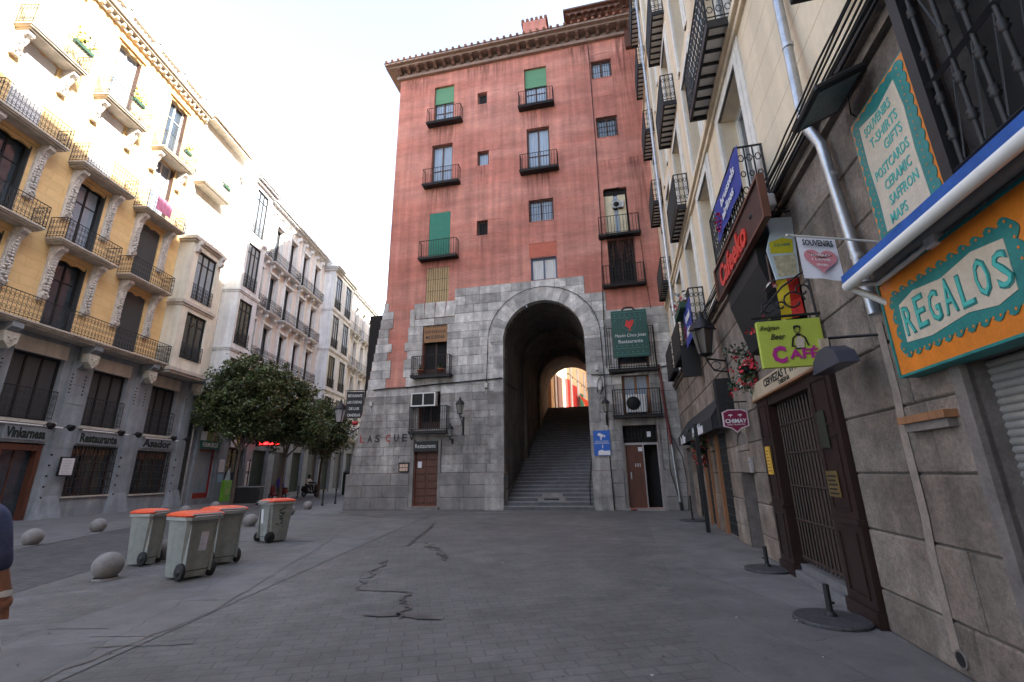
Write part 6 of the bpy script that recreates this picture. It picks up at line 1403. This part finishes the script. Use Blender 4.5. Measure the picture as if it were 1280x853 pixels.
t=thing('news_kiosk_box','narrow dark green cabinet far down the pavement near the corner','cabinet',T(-15.2,43.5,.005)); b=MB(); b.cbox(-.4,.4,-.3,.3,0,1.9,.04); b.build('body',col('dark_green_cabinet',(.02,.035,.03)),t); b=MB(); b.lathe([(.55,1.9),(.4,2.05),(.05,2.25)],seg=6,smooth=False); b.build('roof_cap',M_iron,t)
for i,(x,y,h,l) in enumerate([(-19.2,34.2,2.9,'tall thin dark pole on the pavement under the red display'),(-16.6,40.5,2.6,'thin signpost left of the scooter rider')]):
    b=MB(); b.tube([(0,0,0),(0,0,h)],.04,8); b.lathe([(.09,0),(.09,.05),(.045,.12)],seg=10); b.build('thin_post',M_iron,None,l,'post',mw=T(x,y,.005))
# people: one continuous skinned body each
def skin_body(name,mw,pts,edges,rad,m,par=None,sub=2,label=None,cat=None):
    me=bpy.data.meshes.new(name); me.from_pydata([tuple(p) for p in pts],edges,[]); o=bpy.data.objects.new(name,me); sc.collection.objects.link(o)
    if par: o.parent=par
    if mw is not None: o.matrix_world=mw
    md=o.modifiers.new('s','SKIN'); me.skin_vertices[0].data[0].use_root=True
    for i,r in enumerate(rad):
        r=r if isinstance(r,tuple) else (r,r); me.skin_vertices[0].data[i].radius=r
    md.use_smooth_shade=True; sb=o.modifiers.new('u','SUBSURF'); sb.levels=sb.render_levels=sub
    me.materials.append(m); dg=bpy.context.evaluated_depsgraph_get(); nm=bpy.data.meshes.new_from_object(o.evaluated_get(dg)); o.modifiers.clear(); o.data=nm
    for p in nm.polygons: p.use_smooth=True
    if not nm.materials: nm.materials.append(m)
    tag(o,label,cat); return o
M_skin=mat('skin',(.32,.15,.095),.6,var=.08); M_denim=mat('blue_checked_shirt',(.05,.06,.12),.85,var=.3,scale=9,bump=.05,bscale=14); M_trs=mat('khaki_cloth',(.24,.18,.09),.9,var=.15); M_hair=mat('dark_hair',(.02,.015,.012),.7,var=.3,scale=20); M_bagw=mat('white_plastic_bag',(.60,.60,.62),.45,var=.08)
P=thing('person','person in a blue shirt walking past at the left edge carrying a white bag','person',T(-3.71,3.2,.005,radians(8)))
pts=[(0,0,.93),(0,0,1.08),(0,.01,1.26),(0,.02,1.40),(0,.03,1.49),(0,.05,1.56),(0,.06,1.66),(0,.06,1.73),
 (.23,.02,1.38),(.33,-.01,1.12),(.38,.05,.90),(.385,.07,.83),
 (-.20,.02,1.39),(-.27,.04,1.13),(-.25,.16,.93),(-.25,.19,.86),
 (.10,.0,.86),(.11,.10,.50),(.11,.0,.10),(.115,.17,.04),(-.10,.0,.86),(-.11,-.02,.48),(-.11,-.22,.12),(-.115,-.08,.04)]
ed=[(0,1),(1,2),(2,3),(3,4),(4,5),(5,6),(6,7),(3,8),(8,9),(9,10),(10,11),(3,12),(12,13),(13,14),(14,15),(0,16),(16,17),(17,18),(18,19),(0,20),(20,21),(21,22),(22,23)]
rad=[(.16,.11),(.145,.10),(.17,.11),(.15,.10),.062,.075,(.085,.10),(.06,.07),.068,.05,.036,.028,.068,.05,.036,.028,.095,.065,.045,.035,.095,.065,.045,.035]
skin_body('body',None,pts,ed,rad,M_skin,P)
skin_body('shirt',None,[(0,0,.88),(0,0,1.08),(0,.01,1.26),(0,.02,1.40),(0,.03,1.46),(.23,.02,1.375),(.325,-.01,1.13),(.355,.02,1.01),(-.20,.02,1.385),(-.27,.04,1.13),(-.26,.10,1.02)],[(0,1),(1,2),(2,3),(3,4),(3,5),(5,6),(6,7),(3,8),(8,9),(9,10)],[(.185,.135),(.17,.125),(.19,.13),(.168,.115),.075,.088,.076,.066,.088,.076,.066],M_denim,P)
skin_body('trousers',None,[(0,0,.95),(.10,0,.84),(.112,.10,.50),(.11,.01,.12),(-.10,0,.84),(-.11,-.02,.48),(-.11,-.2,.14)],[(0,1),(1,2),(2,3),(0,4),(4,5),(5,6)],[(.165,.125),.115,.085,.068,.115,.085,.068],M_trs,P)
b=MB(); b.ball((0,.05,1.685),.098,14,10,sz=1.2,sx=.92); b.build('hair',M_hair,P)
b=MB(); b.ball((.385,.07,.835),.036,8,6,sz=1.3)
for k in range(4): b.tube([(.365+.014*k,.085-.006*k,.81),(.362+.014*k,.10-.006*k,.765-.004*(k%3)),(.372+.012*k,.085,.735)],.0095,6)
b.tube([(.36,.06,.83),(.345,.095,.79),(.355,.11,.765)],.011,6); b.build('hand_fingers',M_skin,P)
b=MB(); b.lathe([(.038,-.02),(.041,0),(.038,.02)],(.38,.052,.895),14); b.build('white_wristband',M_framew,P)
for sx,yy in ((.115,.09),(-.115,-.14)):
    b=MB(); b.ball((sx,yy+.04,.045),.05,10,6,sx=1,sy=2.6,sz=.9); b.build('shoe',M_wooddk,P)
t=thing('shopping_bag','white plastic shopping bag hanging from the hand at the left edge','bag',T(-3.50,3.34,.005,radians(8))); b=MB()
b.lathe([(.001,.30),(.11,.31),(.17,.40),(.165,.56),(.10,.68),(.03,.735)],seg=16,sy=.55); b.build('bag',M_bagw,t); b=MB(); b.tube([(-.06,0,.66),(0,0,.78),(.06,0,.66)],.008,5); b.build('handle',M_bagw,t)
t=thing('shoulder_bag','tan canvas shoulder bag at the hip of the person on the left','bag',T(-3.72,3.02,.005,radians(8))); b=MB(); b.cbox(-.17,.17,-.06,.06,.78,1.12,.03); b.build('bag_body',mat('tan_canvas',(.30,.20,.08),.85,var=.15),t); b=MB(); b.tube([(-.16,0,1.1),(-.08,.09,1.42),(.05,.14,1.52),(.16,0,1.1)],.012,5); b.build('strap',M_wooddk,t)
# scooters
def scooter(mw,label,body):
    t=thing('scooter',label,'scooter',mw,'scooters down the street'); 
    for y in (-.62,.62):
        b=MB(); b.tube([(0,y+.2*cos(a*pi/10),.25+.2*sin(a*pi/10)) for a in range(21)],.055,7,cap=False); wv=b.build('wheel',M_rubber,t); b=MB(); b.lathe([(.001,-.03),(.13,-.03),(.13,.03),(.001,.03)],seg=12); b.xf(Matrix.Translation((0,y,.25))@Matrix.Rotation(pi/2,4,'Y')); b.build('rim',M_steel,wv)
    b=MB(); b.prism([(-.85,.5),(-.8,.74),(-.3,.78),(-.05,.42),(.3,.34),(.42,.5),(.5,1.0),(.58,1.0),(.62,.55),(.5,.26),(-.35,.26),(-.6,.4)],-.15,.15,axis='x'); b.build('bodywork',body,t)
    b=MB(); b.cbox(-.14,.14,-.82,-.15,.76,.86,.03); b.build('seat',M_rubber,t)
    b=MB(); b.tube([(0,.62,.25),(0,.54,.7),(0,.5,1.08)],.03,6); b.tube([(-.33,.42,1.1),(0,.5,1.07),(.33,.42,1.1)],.018,6); b.build('handlebar',M_iron,t); b=MB(); b.ball((0,.62,.95),.09,8,6); b.build('headlight',M_glassblue,t)
    return t
scooter(T(-17.6,35.6,.005,radians(70)),'parked scooter with red and blue bodywork beside the far kerb',mat('dark_red_scooter_paint',(.18,.02,.03),.35,var=.05))
b=MB(); b.ball((0,0,1.25),.2,12,8,sz=1.3); b.ball((.1,.05,.98),.26,12,8,sz=.9); b.build('scooter_cover',mat('violet_blue_cloth',(.05,.035,.36),.6,var=.15),None,'bundled violet blue cloth piled on the parked scooter seat','cloth',mw=T(-17.5,35.5,.0))
scooter(T(-17.0,39.9,.005,radians(-105)),'dark scooter being ridden away under a person in white',mat('black_scooter_paint',(.02,.02,.022),.35,var=.05))
R=thing('person','person in a white shirt and dark helmet sitting on the dark scooter','person',T(-17.0,39.9,.005,radians(-105)))
skin_body('body',None,[(0,-.45,.92),(0,-.42,1.12),(0,-.32,1.38),(0,-.28,1.48),(0,-.26,1.6),(0,-.26,1.7),(.18,-.3,1.36),(.26,-.05,1.15),(.3,.3,1.13),(-.18,-.3,1.36),(-.26,-.05,1.15),(-.3,.3,1.13),(.12,-.4,.88),(.18,.05,.86),(.14,.1,.42),(.14,.22,.36),(-.12,-.4,.88),(-.18,.05,.86),(-.14,.1,.42),(-.14,.22,.36)],[(0,1),(1,2),(2,3),(3,4),(4,5),(2,6),(6,7),(7,8),(2,9),(9,10),(10,11),(0,12),(12,13),(13,14),(14,15),(0,16),(16,17),(17,18),(18,19)],[(.16,.12),(.15,.11),(.17,.11),.06,.09,.08,.07,.05,.035,.07,.05,.035,.1,.08,.05,.04,.1,.08,.05,.04],mat('dark_trousers',(.03,.03,.04),.8),R)
skin_body('shirt',None,[(0,-.45,.92),(0,-.42,1.12),(0,-.32,1.38),(0,-.28,1.46),(.18,-.3,1.36),(.25,-.08,1.17),(-.18,-.3,1.36),(-.25,-.08,1.17)],[(0,1),(1,2),(2,3),(2,4),(4,5),(2,6),(6,7)],[(.18,.14),(.17,.13),(.19,.13),.07,.085,.065,.085,.065],M_framew,R)
b=MB(); b.ball((0,-.26,1.67),.14,14,10,sz=1.1); b.build('helmet',M_black,R)
t=thing('rear_shade_building','unseen tall building added behind the red building to shade the side street','building',T(-5.8,40))  # hidden from the camera, added to keep the far street in shade
b=MB(); bands(b,0,4.5,[0,34],[(1.6,2.8,4+j*4,6.6+j*4) for j in range(7)],0,.3); b.face([(0,0,0),(0,45,0),(0,45,34),(0,0,34)]); b.face([(4.5,0,0),(4.5,45,0),(4.5,45,34),(4.5,0,34)]); b.face([(0,0,34),(4.5,0,34),(4.5,45,34),(0,45,34)]); b.face([(0,45,0),(4.5,45,0),(4.5,45,34),(0,45,34)]); b.build('wall',M_yel2,t); b=MB(); b.box(.1,4.4,.3,.34,0,33.9); b.build('window_glass',M_glass,t)
# buildings round the rest of the square, behind the viewpoint
t=thing('square_building','plain ochre apartment building closing the square behind the viewpoint','building',frame((-24,-17,0),(1,0,0)))
t.matrix_world=T(14,-17,0,pi); b=MB(); hs=[(1.5+k*3.0,2.7+k*3.0,4.6+j*3.8,7.2+j*3.8) for k in range(12) for j in range(5)]; bands(b,0,38,[0,24],hs,0,.3); b.face([(0,0,24),(38,0,24),(38,12,24),(0,12,24)]); b.box(0,38,12,12.1,0,24); b.box(-.1,0,.01,12,0,24); b.box(38,38.1,.01,12,0,24); b.build('wall',M_yel2,t)
b=MB(); b.box(0.1,37.9,.3,.35,0,23.8); b.build('window_glass',M_glass,t); b=MB(); b.box(-.2,38.2,-.5,.0,23.6,24.1); b.build('cornice',M_slab,t)
